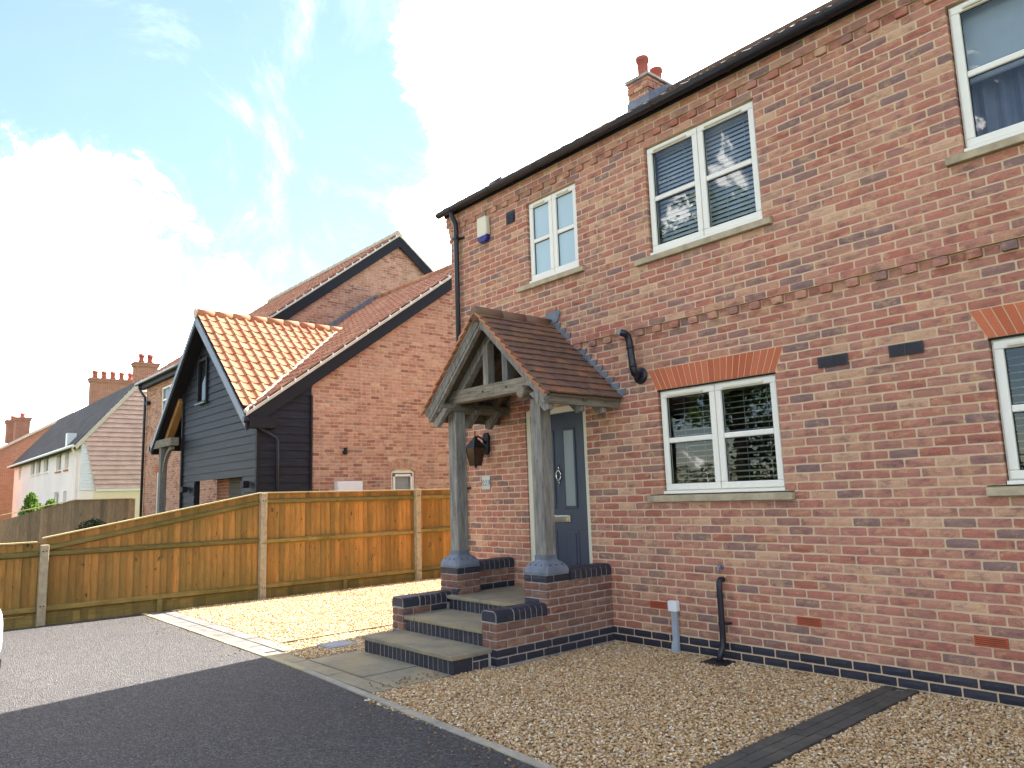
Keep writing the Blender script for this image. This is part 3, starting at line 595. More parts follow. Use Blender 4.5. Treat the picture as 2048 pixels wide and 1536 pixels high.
# door
dr = MB(); a,b,c,d = DOOR
dr.box(a+.003,a+.075,.02,.10,c,d-.003).box(b-.06,b-.003,.02,.10,c,d-.003).box(a+.075,b-.06,.02,.10,d-.075,d-.003).box(a+.075,b-.06,.01,.12,c,.345)
fro = dr.build('door_frame','cream_paint',house,bevel=.005)
da,db,dz0,dz1 = a+.079,b-.064,.35,d-.079
leaf = MB().box(da,db,.048,.092,dz0,dz1).build('door','navy_paint',house,bevel=.003)
mid = (da+db)/2
for s in (-1,1):
    cx = mid+s*.175
    g = MB(); x0,x1,z0,z1 = cx-.105,cx+.105,1.22,2.14
    g.box(x0,x1,.036,.047,z0,z0+.028).box(x0,x1,.036,.047,z1-.028,z1).box(x0,x0+.028,.036,.047,z0+.028,z1-.028).box(x1-.028,x1,.036,.047,z0+.028,z1-.028); g.build('glazing_bead','navy_paint',leaf,bevel=.008)
    MB().box(x0+.03,x1-.03,.042,.0475,z0+.03,z1-.03).build('pane','door_glass',leaf)
    x0,x1,z0,z1 = cx-.10,cx+.10,.50,.98
    MB().box(x0,x1,.040,.0475,z0,z1).build('panel','navy_paint',leaf,bevel=.012); MB().box(x0+.035,x1-.035,.030,.0395,z0+.035,z1-.035).build('panel','navy_paint',leaf,bevel=.012)
lb = MB().box(mid-.16,mid+.16,.030,.0475,1.065,1.145).build('letter_box','chrome',leaf,bevel=.004); MB().box(mid-.125,mid+.125,.022,.0295,1.08,1.13).build('letter_flap','chrome',lb,bevel=.003)
kn = MB().tube([(mid+.038*math.cos(t*math.pi/10),.034,1.60+.055*math.sin(t*math.pi/10)) for t in range(21)],.008,8).build('knocker','chrome',leaf,smooth=True); MB().lathe([(.012,0),(.018,.006),(.006,.02)],(mid,.047,1.66),10,(0,-1,0)).tube([(mid,.04,1.655),(mid,.04,1.72)],.007,8).tube([(mid,.04,1.545),(mid,.04,1.49)],.006,8).build('knocker_boss','chrome',kn,smooth=True)
# blinds behind the glass
def blind(x0,x1,z0,z1,y,pitch,tilt,mat,label):
    t = thing('venetian_blind',label,'blind',((x0+x1)/2,y,z0))
    n = int((z1-z0)/pitch); m = MB().add([(x0,-.024*math.cos(tilt),-.024*math.sin(tilt)),(x1,-.024*math.cos(tilt),-.024*math.sin(tilt)),(x1,0,.003),(x0,0,.003),(x1,.024*math.cos(tilt),.024*math.sin(tilt)),(x0,.024*math.cos(tilt),.024*math.sin(tilt))],[(0,1,2,3),(3,2,4,5)]).mesh('slat',mat)
    for k in range(n): link('slat',m,t,loc=(0,y,z0+.02+k*pitch))
    MB().box(x0,x1,y-.03,y+.03,z1-.03,z1).build('head_rail',mat,t)
    for q in (.12,.3,.68,.88):
        xx = x0+(x1-x0)*q; MB().tube([(xx,y-.027,z0),(xx,y-.027,z1)],.0018,5).build('cord',mat,t)
blind(.53,1.75,1.42,2.36,.20,.055,.32,'blind_dark','open slatted blind behind the window under the orange brick arch by the door')
blind(3.53,4.75,1.42,2.36,.20,.055,.32,'blind_dark','open slatted blind behind the arched window at the paved strip end of the house')
blind(.55,1.76,3.90,4.98,.17,.046,1.05,'blind_white','closed pale slatted blind behind the wide upper window')
rb = thing('roller_blind','pale roller blind pulled halfway down behind an upper window','blind',(4.1,.16,4.4)); MB().box(3.53,4.75,.150,.154,4.42,4.98).build('blind_fabric','blind_white',rb); MB().tube([(3.53,.152,4.41),(4.75,.152,4.41)],.012,8).build('bottom_bar','blind_white',rb)
ct_ = thing('curtain','grey blue curtain hanging behind the upper window with the roller blind','curtain',(4.1,.3,3.85)); cmb = MB(); N=60
for i in range(N):
    for (p,q) in ((i,i+1),):
        f = lambda k: (3.5+1.3*k/N, .28+.025*math.sin(k*1.1), 0)
        A,B = f(p),f(q); cmb.add([(A[0],A[1],3.86),(B[0],B[1],3.86),(B[0],B[1],4.97),(A[0],A[1],4.97)],[(0,1,2,3)])
cmb.build('curtain_fabric','curtain',ct_)
# wall furniture
for k,cx in enumerate((2.335,2.92)):
    g = MB(); g.box(cx-.128,cx+.128,-.014,-.004,2.372,2.466)
    for q in range(7): g.box(cx-.115,cx+.115,-.022,-.0135,2.382+q*.0115,2.387+q*.0115)
    g.box(cx-.004,cx+.004,-.024,-.0135,2.376,2.462); g.build('vent_grille','grille',wallo)
MB().box(-1.765,-1.605,-.012,-.004,4.855,5.015).box(-1.75,-1.62,-.02,-.0115,4.87,4.89).box(-1.75,-1.62,-.02,-.0115,4.90,4.92).box(-1.75,-1.62,-.02,-.0115,4.93,4.95).box(-1.75,-1.62,-.02,-.0115,4.96,4.98).build('vent_grille','black_plastic',wallo)
al = thing('alarm_box','cream and blue alarm box high beside the downpipe','alarm box',(-2.2,0,4.74))
def rrect(cx,cz,w,h,r,y0,y1,n=4):
    P=[]
    for sx,sz,a0 in ((1,1,0),(-1,1,90),(-1,-1,180),(1,-1,270)):
        for k in range(n+1):
            a=math.radians(a0+90*k/n); P.append((cx+sx*(w/2-r)+r*math.cos(a),y0,cz+sz*(h/2-r)+r*math.sin(a)))
    return MB().prism(P,(0,y1-y0,0))
rrect(-2.205,4.95,.20,.27,.03,-.075,-.004).build('cover','cream_plastic',al,bevel=.012); 
MB().prism([(-2.302,-.072,4.83),(-2.205,-.072,4.865),(-2.108,-.072,4.83),(-2.112,-.072,4.77),(-2.15,-.072,4.735),(-2.26,-.072,4.735),(-2.298,-.072,4.77)],(0,.066,0)).build('lens','blue_plastic',al,bevel=.008)
# flue pipe, meter conduit, waste pipe, tap
fl = thing('flue_pipe','black cranked flue pipe high on the brick wall beside the porch','flue pipe',(.3,-.07,2.55))
MB().tube([(.285,.0,2.585),(.285,-.07,2.585),(.287,-.105,2.60),(.287,-.12,2.64),(.27,-.12,2.80),(.255,-.12,2.94),(.25,-.135,3.0),(.24,-.17,3.025),(.23,-.23,3.03)],.037,14).build('pipe','black_plastic',fl,smooth=True)
for z,xx in ((2.66,.286),(2.86,.263)): MB().tube([(xx,-.12,z),(xx-.002,-.12,z+.03)],.042,14).build('collar','black_plastic',fl,smooth=True)
MB().lathe([(.088,.002),(.088,.012),(.07,.02),(.045,.026)],(.285,0,2.585),20,(0,-1,0)).build('wall_plate','black_plastic',fl,smooth=True)
MB().lathe([(.036,.0),(.030,-.004)],(.23,-.2305,3.03),14,(0,-1,0)).build('terminal_grille','galvanised',fl)
mt = thing('cable_conduit','pale grey cable conduit with white cap box at the wall foot','conduit',(.55,-.03,-.15))
rrect(.545,.275,.105,.10,.012,-.06,-.004).build('cap_box','white_plastic',mt,bevel=.005)
MB().prism([(.515,-.045,.23),(.575,-.045,.23),(.575,-.045,-.02),(.58,-.055,-.08),(.58,-.055,-.17),(.50,-.055,-.17),(.503,-.055,-.10),(.515,-.045,-.04)],(0,.04,0)).build('duct','grey_conduit',mt,bevel=.006)
wp = thing('waste_pipe','black waste pipe running down the wall into a ground gully','drain pipe',(1.1,-.06,-.15))
MB().tube([(1.105,.0,.56),(1.105,-.045,.56),(1.105,-.066,.54),(1.105,-.068,.48),(1.105,-.068,.1),(1.10,-.068,-.03),(1.09,-.10,-.08),(1.085,-.13,-.17)],.027,12).build('pipe','black_plastic',wp,smooth=True)
MB().tube([(1.105,-.068,.16),(1.105,-.068,.19)],.033,12).box(1.13,1.165,-.08,.006,.165,.185).build('pipe_clip','black_plastic',wp); MB().tube([(1.105,-.067,.40),(1.105,-.067,.44)],.031,12).build('collar','black_plastic',wp)
MB().box(.97,1.21,-.26,-.04,-.2,-.146).build('gully_cover','black_plastic',wp,bevel=.008)
tp = thing('garden_tap','small weathered tap on the brick wall above the waste pipe','tap',(1.1,-.05,.66)); MB().tube([(1.105,.0,.67),(1.105,-.05,.67),(1.10,-.065,.65),(1.10,-.065,.62)],.010,8).build('spout','lead',tp,smooth=True); MB().box(1.055,1.115,-.045,-.035,.69,.70).tube([(1.09,-.04,.67),(1.09,-.04,.70)],.006,6).build('handle','lead',tp); MB().lathe([(.025,.002),(.02,.01)],(1.105,0,.67),12,(0,-1,0)).build('rosette','lead',tp)
# wall lantern
ln = thing('wall_lantern','black coach lantern bracketed to brickwork beside the front door','lantern',(-2.3,-.1,1.8))
MB().prism([(-2.36,-.004,1.96),(-2.33,-.004,1.92),(-2.27,-.004,1.92),(-2.24,-.004,1.96),(-2.24,-.004,2.16),(-2.27,-.004,2.20),(-2.33,-.004,2.20),(-2.36,-.004,2.16)],(0,-.03,0)).build('back_plate','black_paint',ln,bevel=.006)
MB().tube([(-2.30,-.03,2.06),(-2.30,-.08,2.12),(-2.30,-.15,2.15),(-2.30,-.20,2.14)],.012,8).build('arm','black_paint',ln,smooth=True)
lc = Vector((-2.30,-.20,0))
def frust(z0,w0,z1,w1): return [(lc.x+i*w,lc.y+j*w,z) for z,w in ((z0,w0),(z1,w1)) for i,j in ((-1,-1),(1,-1),(1,1),(-1,1))]
QF=[(3,2,1,0),(4,5,6,7),(0,1,5,4),(1,2,6,5),(2,3,7,6),(3,0,4,7)]
MB().add(frust(2.0,.098,2.10,.04),QF).add(frust(2.10,.03,2.15,.012),QF).tube([(lc.x,lc.y,2.15),(lc.x,lc.y,2.22)],.006,6).build('roof','black_paint',ln)
MB().add(frust(1.79,.050,1.998,.086),QF).build('lamp_pane','lamp_glass',ln)
fm = MB()
for i,j in ((-1,-1),(1,-1),(1,1),(-1,1)): fm.beam((lc.x+i*.054,lc.y+j*.054,1.79),(lc.x+i*.09,lc.y+j*.09,1.998),.009,.009)
fm.add(frust(1.775,.06,1.789,.06),QF).tube([(lc.x,lc.y,1.775),(lc.x,lc.y,1.74)],[.02,.004],8); fm.build('frame','black_paint',ln); MB().tube([(lc.x,lc.y,1.79),(lc.x,lc.y,1.9)],.012,8).build('candle_bulb','cream_plastic',ln)
# house number
npl = thing('number_plate','pale square house number plate 223 under the lantern','sign',(-2.34,0,1.48))
MB().box(-2.425,-2.255,-.012,-.003,1.475,1.645).build('plate','plate',npl,bevel=.003)
def strokes(paths,ox,oz,sc,y=-.0135):
    mb = MB()
    for pts in paths:
        L=[];R=[]
        for i,(x,z,wd) in enumerate(pts):
            p=pts[max(i-1,0)];q=pts[min(i+1,len(pts)-1)];dx,dz=q[0]-p[0],q[1]-p[1];l=math.hypot(dx,dz) or 1
            wd*=.55; L.append((ox+(x-dz/l*wd)*sc,y,oz+(z+dx/l*wd)*sc));R.append((ox+(x+dz/l*wd)*sc,y,oz+(z-dx/l*wd)*sc))
        n=len(pts); mb.add(L+R,[(i,i+1,n+i+1,n+i) for i in range(n-1)])
        mb.add([(v[0],v[1]+.0012,v[2]) for v in L+R],[(i,i+1,n+i+1,n+i) for i in range(n-1)])
    return mb
two=[[(.08,.72,.10),(.12,.86,.05),(.28,.97,.05),(.45,.90,.08),(.50,.74,.10),(.42,.52,.08),(.22,.26,.05),(.06,.06,.05)],[(.04,.05,.06),(.30,.05,.07),(.54,.08,.05),(.56,.20,.03)]]
three=[[(.08,.78,.09),(.14,.90,.05),(.28,.97,.05),(.44,.88,.08),(.44,.68,.08),(.30,.55,.04),(.20,.53,.03)],[(.26,.54,.03),(.44,.46,.07),(.50,.28,.10),(.42,.10,.07),(.25,.02,.05),(.10,.07,.06),(.06,.20,.07)]]
for g,ox in ((two,-2.409),(two,-2.359),(three,-2.309)): strokes(g,ox,1.522,.070).build('numeral','plate_ink',npl)
for xx in (-2.423,-2.268): MB().box(xx-.002+.004,xx+.008,-.0137,-.0125,1.535,1.60).box(xx-.0,xx+.012,-.0138,-.0125,1.562,1.572).build('ornament','plate_ink',npl)
# ------------------------------------------------------------ steps, wing walls and piers
st = thing('entrance_steps','stone topped entrance steps with brick side walls and blue bullnose copings','steps',(-1.16,-1.0,-.15))
PM = {'r':'brick_porch','b':'brick_blue'}
def wing(xo, xi, name):      # xo outer face x, xi inner face x
    lo, hi = min(xo,xi), max(xo,xi); so = 1 if xo > xi else -1
    core = MB().box(lo+.007,hi-.007,-1.593,-.955,-.28,.222).box(lo+.007,hi-.007,-.94,-.002,-.28,.52)
    px0, px1 = (hi-.33, hi) if so > 0 else (lo, lo+.33)
    core.box(px0+.009,px1-.009,-.943,-.627,-.28,.60)
    w = core.build(name,'mortar_grey',st)
    for fx, sg, vis in ((hi,1,so>0),(lo,-1,so<0)):
        F = lambda u,d,z,fx=fx,sg=sg: Vector((fx+sg*d,u,z))
        R = []
        for u0,u1,za,zb,r in lay(lambda r: -1.6 if r<=3 else -.95, -.003, -1, 7, lambda r,z: []): 
            inner = (sg != so)
            if inner and zb < (0 if u1 < -1.58 else (.15 if (u0+u1)/2 < -1.0 else .30)) - .07: continue
            mk = 'b' if r <= 0 or (inner and ((r==3 and u0>-1.45 and u1<-.96) or (r==5 and u0>-.96))) else 'r'
            ue = -1.598 if r<=3 else -.948
            R.append((max(u0,ue),u1,za,zb,0,mk))
        for k,nm in (('r','brick'),('b','blue_brick')): place_bricks([q for q in R if q[5]==k],F,w,PM,300,.04,.9 if k=='r' else .5,nm,11)
    # front end
    F = lambda u,d,z: Vector((u,-1.6-d,z)); R = []
    for r in range(-1,4):
        za,zb = (r-1)*.075+.005, r*.075-.005
        cut = (lo+hi)/2 if r % 2 else lo+.06
        for a,b in ((lo+.002,cut-.005),(cut+.005,hi-.002)): R.append((a,b,za,zb,0,'b' if r<=0 else 'r'))
    for k,nm in (('r','brick'),('b','blue_brick')): place_bricks([q for q in R if q[5]==k],F,w,PM,300,.04,.9 if k=='r' else .5,nm,12)
    # pier faces above the copings
    for fi,(F,a,b) in enumerate(((lambda u,d,z: Vector((u,-.95-d,z)),px0,px1),(lambda u,d,z: Vector((px1+d,u,z)),-.95,-.62),(lambda u,d,z: Vector((px0-d,u,z)),-.95,-.62))):
        R = []
        for r in range(4,9):
            if (fi == 1 and so > 0) or (fi == 2 and so < 0): r0 = 8
            else: r0 = 4
            if r < r0: continue
            za,zb = (r-1)*.075+.005, r*.075-.005; cut = a+.2175 if r % 2 else a+.1075
            for p,q in ((a+.002,cut-.005),(cut+.005,b-.002)): R.append((p,q,za,zb,.001,'b' if r == 8 or (r==5 and so*((p+q)/2-(px0+px1)/2)<0 and fi==0) else 'r'))
        for k,nm in (('r','brick'),('b','blue_brick')): place_bricks([q for q in R if q[5]==k],F,w,PM,300,.04,.9 if k=='r' else .5,nm,13)
    # bullnose copings laid across the wall
    def cope(y0,y1,z,n,endcap):
        pr_ = [(lo-.006,z),(hi+.006,z)]
        for t in range(7):
            a = math.pi/2*t/6; pr_.append((hi+.006-.05+.05*math.cos(a), z+.062+.05*math.sin(a)))
        for t in range(7):
            a = math.pi/2+math.pi/2*t/6; pr_.append((lo-.006+.05+.05*math.cos(a), z+.062+.05*math.sin(a)))
        MB().prism([(x+(.004 if x<(lo+hi)/2 else -.004),y0+.005,zz-.003) for x,zz in pr_],(0,y1-y0-.01,0)).build('coping_mortar','mortar_grey',w)
        ys = [y0] + ([y0+.225] if endcap else []); 
        m_ = n; base = ys[-1]
        for k in range(1,m_+1): ys.append(base+(y1-base)*k/m_)
        for k in range(len(ys)-1):
            j = random.uniform(-.0015,.0015)
            MB().prism([(x,ys[k]+.004,zz+j) for x,zz in pr_],(0,ys[k+1]-ys[k]-.008,0)).build('coping_brick','brick_blue',w,bevel=.012 if (endcap and k==0) else .002)
    cope(-1.606,-.955,.230,6,True); cope(-.618,-.004,.528,8,False)
    # lead skirt and flange
    cx = (px0+px1)/2; cy = -.785; L = MB(); prof = [(.172,.600),(.175,.628),(.168,.658),(.148,.690),(.118,.715),(.092,.728),(.088,.74)]
    V=[];Fc=[]
    def ringp(hw,z):
        c = hw*.18; return [(cx-hw+c,cy-hw,z),(cx+hw-c,cy-hw,z),(cx+hw,cy-hw+c,z),(cx+hw,cy+hw-c,z),(cx+hw-c,cy+hw,z),(cx-hw+c,cy+hw,z),(cx-hw,cy+hw-c,z),(cx-hw,cy-hw+c,z)]
    for hw,z in prof: V += ringp(hw,z)
    n=8
    for i in range(len(prof)-1):
        for t in range(n): Fc.append((i*n+t,i*n+(t+1)%n,(i+1)*n+(t+1)%n,(i+1)*n+t))
    Fc += [tuple(range(n))[::-1],tuple(range((len(prof)-1)*n,len(prof)*n))]
    sk = L.add(V,Fc).build('lead_skirt','lead',w)
    fb = MB()
    for hw in (.083,):
        for k in range(7):
            u = -.076+k*.0215
            fb.box(cx+u,cx+u+.017,cy-hw-.004,cy-hw+.004,.735,.785); fb.box(cx+hw-.004,cx+hw+.004,cy+u,cy+u+.017,.735,.785)
    fb.build('lead_fringe','lead',sk)
    for ix,iy in ((-.08,-1),(.0,-1),(.08,-1),(1,-.08),(1,0),(1,.08)):
        bx = cx+(ix if abs(ix)<.5 else .142); by = cy+(iy if abs(iy)<.5 else -.142)
        MB().lathe([(.009,-.006),(.009,.006),(.004,.010)],(bx,by,.69),8,(ix if abs(ix)>.5 else 0,iy if abs(iy)>.5 else 0,.8)).build('bolt','black_paint',sk)
    return w
wing(-.27,-.485,'side_wall'); wing(-2.06,-1.845,'side_wall')
def step(x0,x1,yf,yb,ztop,zbot,splits,side=False):
    c = MB().box(x0+.02,x1-.02,yf+.0305,yb,zbot-.1,ztop-.042).build('step','mortar_grey',st)
    n = int((x1-x0-.02)/.075); p = (x1-x0-.03)/n; m = MB().box(-.0325*p/.075*1.0,.0325*p/.075,0,.05,zbot-.02,ztop-.045).mesh('riser_brick','brick_blue')
    for k in range(n): link('riser_brick',m,c,bevel=.004,loc=(x0+.015+(k+.5)*p,yf+.026+random.uniform(-.002,.002),0))
    if side:
        ya = yf+.03; 
        for (a,b,za,zb) in ((0,.215,zbot-.02,ztop-.045),(.225,.40,zbot+.075,ztop-.045),(.225,.29,zbot-.02,zbot+.065),(.30,.40,zbot-.02,zbot+.065)): MB().box(x1-.05,x1-.014,ya+a,ya+b,za,zb).build('riser_brick','brick_blue',c,bevel=.004)
    xs = [x0]+splits+[x1]
    for i in range(len(xs)-1):
        A,B = xs[i]+(.004 if i else 0), xs[i+1]-(.004 if i<len(xs)-2 else 0); mb = MB(); N = 10; rg = random.Random(i+int(ztop*100))
        fr = [(A+(B-A)*k/N, yf+rg.uniform(-.006,.006)) for k in range(N+1)]
        mb.prism([(x,y,ztop-.038) for x,y in fr]+[(B,yb,ztop-.038),(A,yb,ztop-.038)],(0,0,.038)); mb.build('step_slab','flagstone',c,bevel=.006)
    return c
step(-1.92,-.345,-2.06,-1.58,.005,-.15,[-1.13],True); step(-1.838,-.492,-1.60,-.99,.155,.005,[-1.62],False); step(-1.838,-.492,-1.03,-.006,.305,.155,[-1.17],False)

# ------------------------------------------------------------ porch
po = thing('oak_porch','weathered oak porch with tiled gable roof over the front door','porch',(-1.165,-.78,.6))
PX = -1.04; RZ = 3.42; YF = -1.10; SLP = .975; HW = 1.04
for cx in (-.435,-1.895):
    mb = MB(); h=.075
    for z0,z1 in ((.66,2.385),): mb.box(cx-h,cx+h,-.86,-.71,z0,z1)
    p_ = mb.build('post','oak',po,bevel=.008)
    MB().box(cx-.004+.02,cx+.0+.02,-.8605,-.8595,1.3,2.36).build('shake','oak_dark',p_)
for cx in (-.435,-1.895): MB().tube([(cx,-1.06,2.44),(cx,-1.03,2.44),(cx,0.0,2.44)],[.062,.07,.07],10).build('wall_plate','oak_y',po,bevel=.006)
MB().box(-2.0,-.30,-.90,-.77,2.475,2.625).build('tie_beam','oak_x',po,bevel=.008)
ap = RZ-.10
for s in (-1,1):
    MB().beam((PX+s*.93,-.835,RZ-.93*SLP-.15),(PX+s*.02,-.835,RZ-.17),.09,.10).build('principal_rafter','oak',po,bevel=.006)
    MB().box(PX+s*.165-.045,PX+s*.165+.045,-.885,-.785,2.626,3.10).build('strut','oak',po,bevel=.005)
    for y in (-1.055,-.55,-.22):
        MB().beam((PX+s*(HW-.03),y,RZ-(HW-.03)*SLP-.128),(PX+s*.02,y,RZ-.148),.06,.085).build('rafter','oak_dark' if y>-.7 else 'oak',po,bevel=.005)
    MB().beam((PX+s*(HW-.02),YF+.014,RZ-(HW-.02)*SLP-.085),(PX+s*.012,YF+.014,RZ-.095),.024,.10).build('barge_board','oak',po,bevel=.003)
    d = MB(); a = Vector((s,0,-SLP)).normalized(); 
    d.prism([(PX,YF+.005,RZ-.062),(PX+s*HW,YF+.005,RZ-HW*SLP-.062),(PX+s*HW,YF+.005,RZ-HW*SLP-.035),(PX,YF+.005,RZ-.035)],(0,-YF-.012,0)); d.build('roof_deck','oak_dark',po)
    d = MB().prism([(PX+s*(HW-.045),YF+.03,RZ-HW*SLP-.13),(PX+s*(HW-.02),YF+.03,RZ-HW*SLP-.13),(PX+s*(HW-.02),YF+.03,RZ-HW*SLP-.045),(PX+s*(HW-.045),YF+.03,RZ-HW*SLP-.01)],(0,-YF-.035,0)).build('fascia','oak_y',po)
    for y in (-1.0,-.55,-.22): MB().prism([(PX+s*(HW-.26),y-.03,RZ-HW*SLP+.02),(PX+s*(HW-.05),y-.03,RZ-HW*SLP-.125),(PX+s*(HW-.05),y-.03,RZ-HW*SLP-.185),(PX+s*(HW-.12),y-.03,RZ-HW*SLP-.20),(PX+s*(HW-.33),y-.03,RZ-HW*SLP-.0)],(0,.06,0)).build('rafter_tail','oak',po,bevel=.004)
    # mortar bed under the verge tiles
    MB().prism([(PX+s*.02,YF-.012,RZ-.075),(PX+s*HW,YF-.012,RZ-HW*SLP-.055),(PX+s*HW,YF-.012,RZ-HW*SLP-.018),(PX+s*.02,YF-.012,RZ-.035)],(0,.05,0)).build('verge_bedding','mortar_grey',po)
    # plain tiles
    sl = math.hypot(HW,HW*SLP); rows = 13; g = sl/rows; dv = Vector((s,0,-SLP)).normalized(); nv = Vector((s*SLP,0,1)).normalized(); srcs = []
    for q in range(3):
        mb = MB(); W=.160; L=.20; V=[]
        for (t,l) in ((0,0),(L,.031)):
            for k in range(5): V.append(Vector((0,-W/2+W*k/4,0)) + dv*t + nv*(l+.004*math.sin(math.pi*k/4)))
        for (t,l) in ((0,-.012),(L,.013)):
            for k in range(5): V.append(Vector((0,-W/2+W*k/4,0)) + dv*t + nv*(l+.004*math.sin(math.pi*k/4)))
        F=[]
        for k in range(4): F += [(k,k+1,6+k,5+k),(10+k,15+k,16+k,11+k),(5+k,6+k,16+k,15+k),(k,10+k,11+k,k+1)]
        F += [(0,5,15,10),(4,14,19,9)]
        srcs.append(mb.add(V,F).mesh('roof_tile','plain_tile'))
    for r in range(rows):
        n = 7; off = -.02 if r % 2 else -.10; k = 0; y = YF-.045+.082+off*0
        wl_ = [.163]*8; y = YF-.05 + (.0 if r%2 else 0)
        first = .11 if r % 2 else .163
        yy = YF-.05
        while yy < -.02:
            wd = first if yy == YF-.05 else .163
            if yy+wd > -.004: wd = -.004-yy
            if wd < .03: break
            o = link('roof_tile',srcs[random.randrange(3)],po,loc=Vector((PX,yy+wd/2,RZ-.03)) + dv*(r*g-.07 + random.uniform(-.003,.003)) + nv*(.002+random.uniform(0,.003))); o.scale = (1,wd/.163,1)
            yy += wd
for s in (-1,1):
    sl = math.hypot(HW,HW*SLP); g = sl/13; dv = Vector((s,0,-SLP)).normalized(); nv = Vector((s*SLP,0,1)).normalized()
    for r in range(13):
        p = Vector((PX,0,RZ-.03)) + dv*(r*g+.02); q = p + dv*(g*1.12); a0 = [p+nv*.004, q+nv*.032, q+nv*.006, p-nv*.014]
        MB().prism([(v.x,YF-.062-random.uniform(0,.006),v.z) for v in a0],(0,.045,0)).build('verge_tile_end','pantile',po)
for k in range(3):
    y0 = YF-.05+k*.352; MB().tube([(PX,y0,RZ-.048),(PX,min(y0+.345,-.004),RZ-.048)],.085,12).build('ridge_tile','plain_tile',po,smooth=True)
MB().box(PX-.03,PX+.03,YF+.03,-.01,RZ-.22,RZ-.10).build('ridge_beam','oak_y',po)
# stepped lead flashing
for k in range(14):
    zb = 2.405+k*.075; zt = zb+.073; xr = lambda z: PX+(RZ-z)/SLP
    if zt > 3.43: break
    MB().prism([(xr(zb)-.06,-.009-.0008*k,zb),(xr(zb)+.045,-.009-.0008*k,zb),(xr(zt)+.150,-.009-.0008*k,zt),(xr(zt)-.06,-.009-.0008*k,zt)],(0,.004,0)).build('flashing_step','lead',po)
    MB().box(xr(zt)+.01,xr(zt)+.152,-.0085,.004,zt-.001,zt+.007).build('pointing','mortar',po)
MB().prism([(PX+.0,-.022,3.36),(PX+.14,-.022,3.40),(PX+.20,-.022,3.53),(PX-.06,-.022,3.53)],(0,.004,0)).build('flashing_saddle','lead',po)
for s,x in ((1,-.30),(-1,-2.0)):
    for t in (.0,): MB().lathe([(.012,0),(.012,.012)],(PX+s*.2,-.90,2.55),8,(0,-1,0)).build('peg','oak_dark',po)

# ------------------------------------------------------------ close-board fence
fe = thing('boarded_fence','orange brown close board fence with concrete posts and mossy rails','fence',(-7.1,-1,-.15))
def ftop(y):
    if y < -4.13: return .95+(y+4.13)*.0
    if y < -1.02: return 1.0+(y+4.13)/3.11*.55
    return 1.55-(y+1.02)*.006
rails = lambda y: [ftop(y)-.14, None, .03]
y = -7.0; k = 0
while y < 4.6:
    wb = .094; z0 = -.02; za, zb_ = ftop(y), ftop(y+wb)
    if y < -4.13 < y+wb: za = zb_ = .95
    t = random.uniform(-.003,.003)
    MB().prism([(-7.130+t,y,z0),(-7.106+t,y+wb*1.0,z0),(-7.106+t,y+wb*1.0,zb_),(-7.130+t,y,za)],(-.012,0,0)).build('board','fence_wood',fe); y += wb
y = -7.0
while y < 4.6:
    MB().box(-7.128,-7.112,y,y+.0955,-.2,-.022).build('gravel_board','fence_rail',fe); y += .0965*16 if False else .0965
PY = (-7.22,-4.12,-1.01,2.05,5.1)
for y in PY:
    top = .925 if y < -4 else 1.56
    p = MB().box(-7.09,-6.99,y-.052,y+.052,-.25,top).build('post','concrete_post',fe,bevel=.008)
    for z in ((top-.085,.10) if y < -4 else (top-.13,.73,.02)):
        for s in (-.02,.02): MB().lathe([(.010,.0),(.010,.006)],(-6.99,y+s,z),8,(1,0,0)).build('bolt','black_paint',p)
def rail(ya,yb,za,zb):
    MB().prism([(-7.105,ya,za-.042),(-7.04,ya,za-.02),(-7.045,ya,za+.028),(-7.105,ya,za+.04)],(0,0,0)) if False else None
    mb = MB(); P=[]
    for y,z in ((ya,za),(yb,zb)): P += [(-7.108,y,z-.045),(-7.055,y,z-.022),(-7.05,y,z+.024),(-7.108,y,z+.045)]
    mb.add(P,[(3,2,1,0),(4,5,6,7),(0,1,5,4),(1,2,6,5),(2,3,7,6),(3,0,4,7)]).build('rail','fence_rail',fe,bevel=.004)
for a,b in zip(PY[:-1],PY[1:]):
    a_,b_ = a+.055,b-.055
    if a < -7: rail(a_,b_,.80,.80); rail(a_,b_,.05,.05); continue
    if a < -4: rail(a_,b_,.875,1.40); rail(a_,b_,.80,.785); rail(a_,b_,.05,.035)
    else: rail(a_,b_,ftop(a_)-.13,ftop(b_)-.13); rail(a_,b_,.76,.745); rail(a_,b_,.03,.015)
def cap(ya,yb,za,zb): MB().prism([(-7.155,ya,za),(-7.07,ya,za),(-7.07,yb,zb),(-7.155,yb,zb)],(0,0,.022)).build('capping','fence_cap',fe,bevel=.004)
cap(-7.0,-4.20,.952,.952); cap(-4.14,-1.03,1.002,1.552); cap(-1.02,2.04,1.553,1.535); cap(2.06,4.6,1.535,1.52)
for y in (-2.58,.52): MB().box(-7.10,-7.06,y-.035,y+.035,-.25,.02).build('stake','fence_rail',fe)

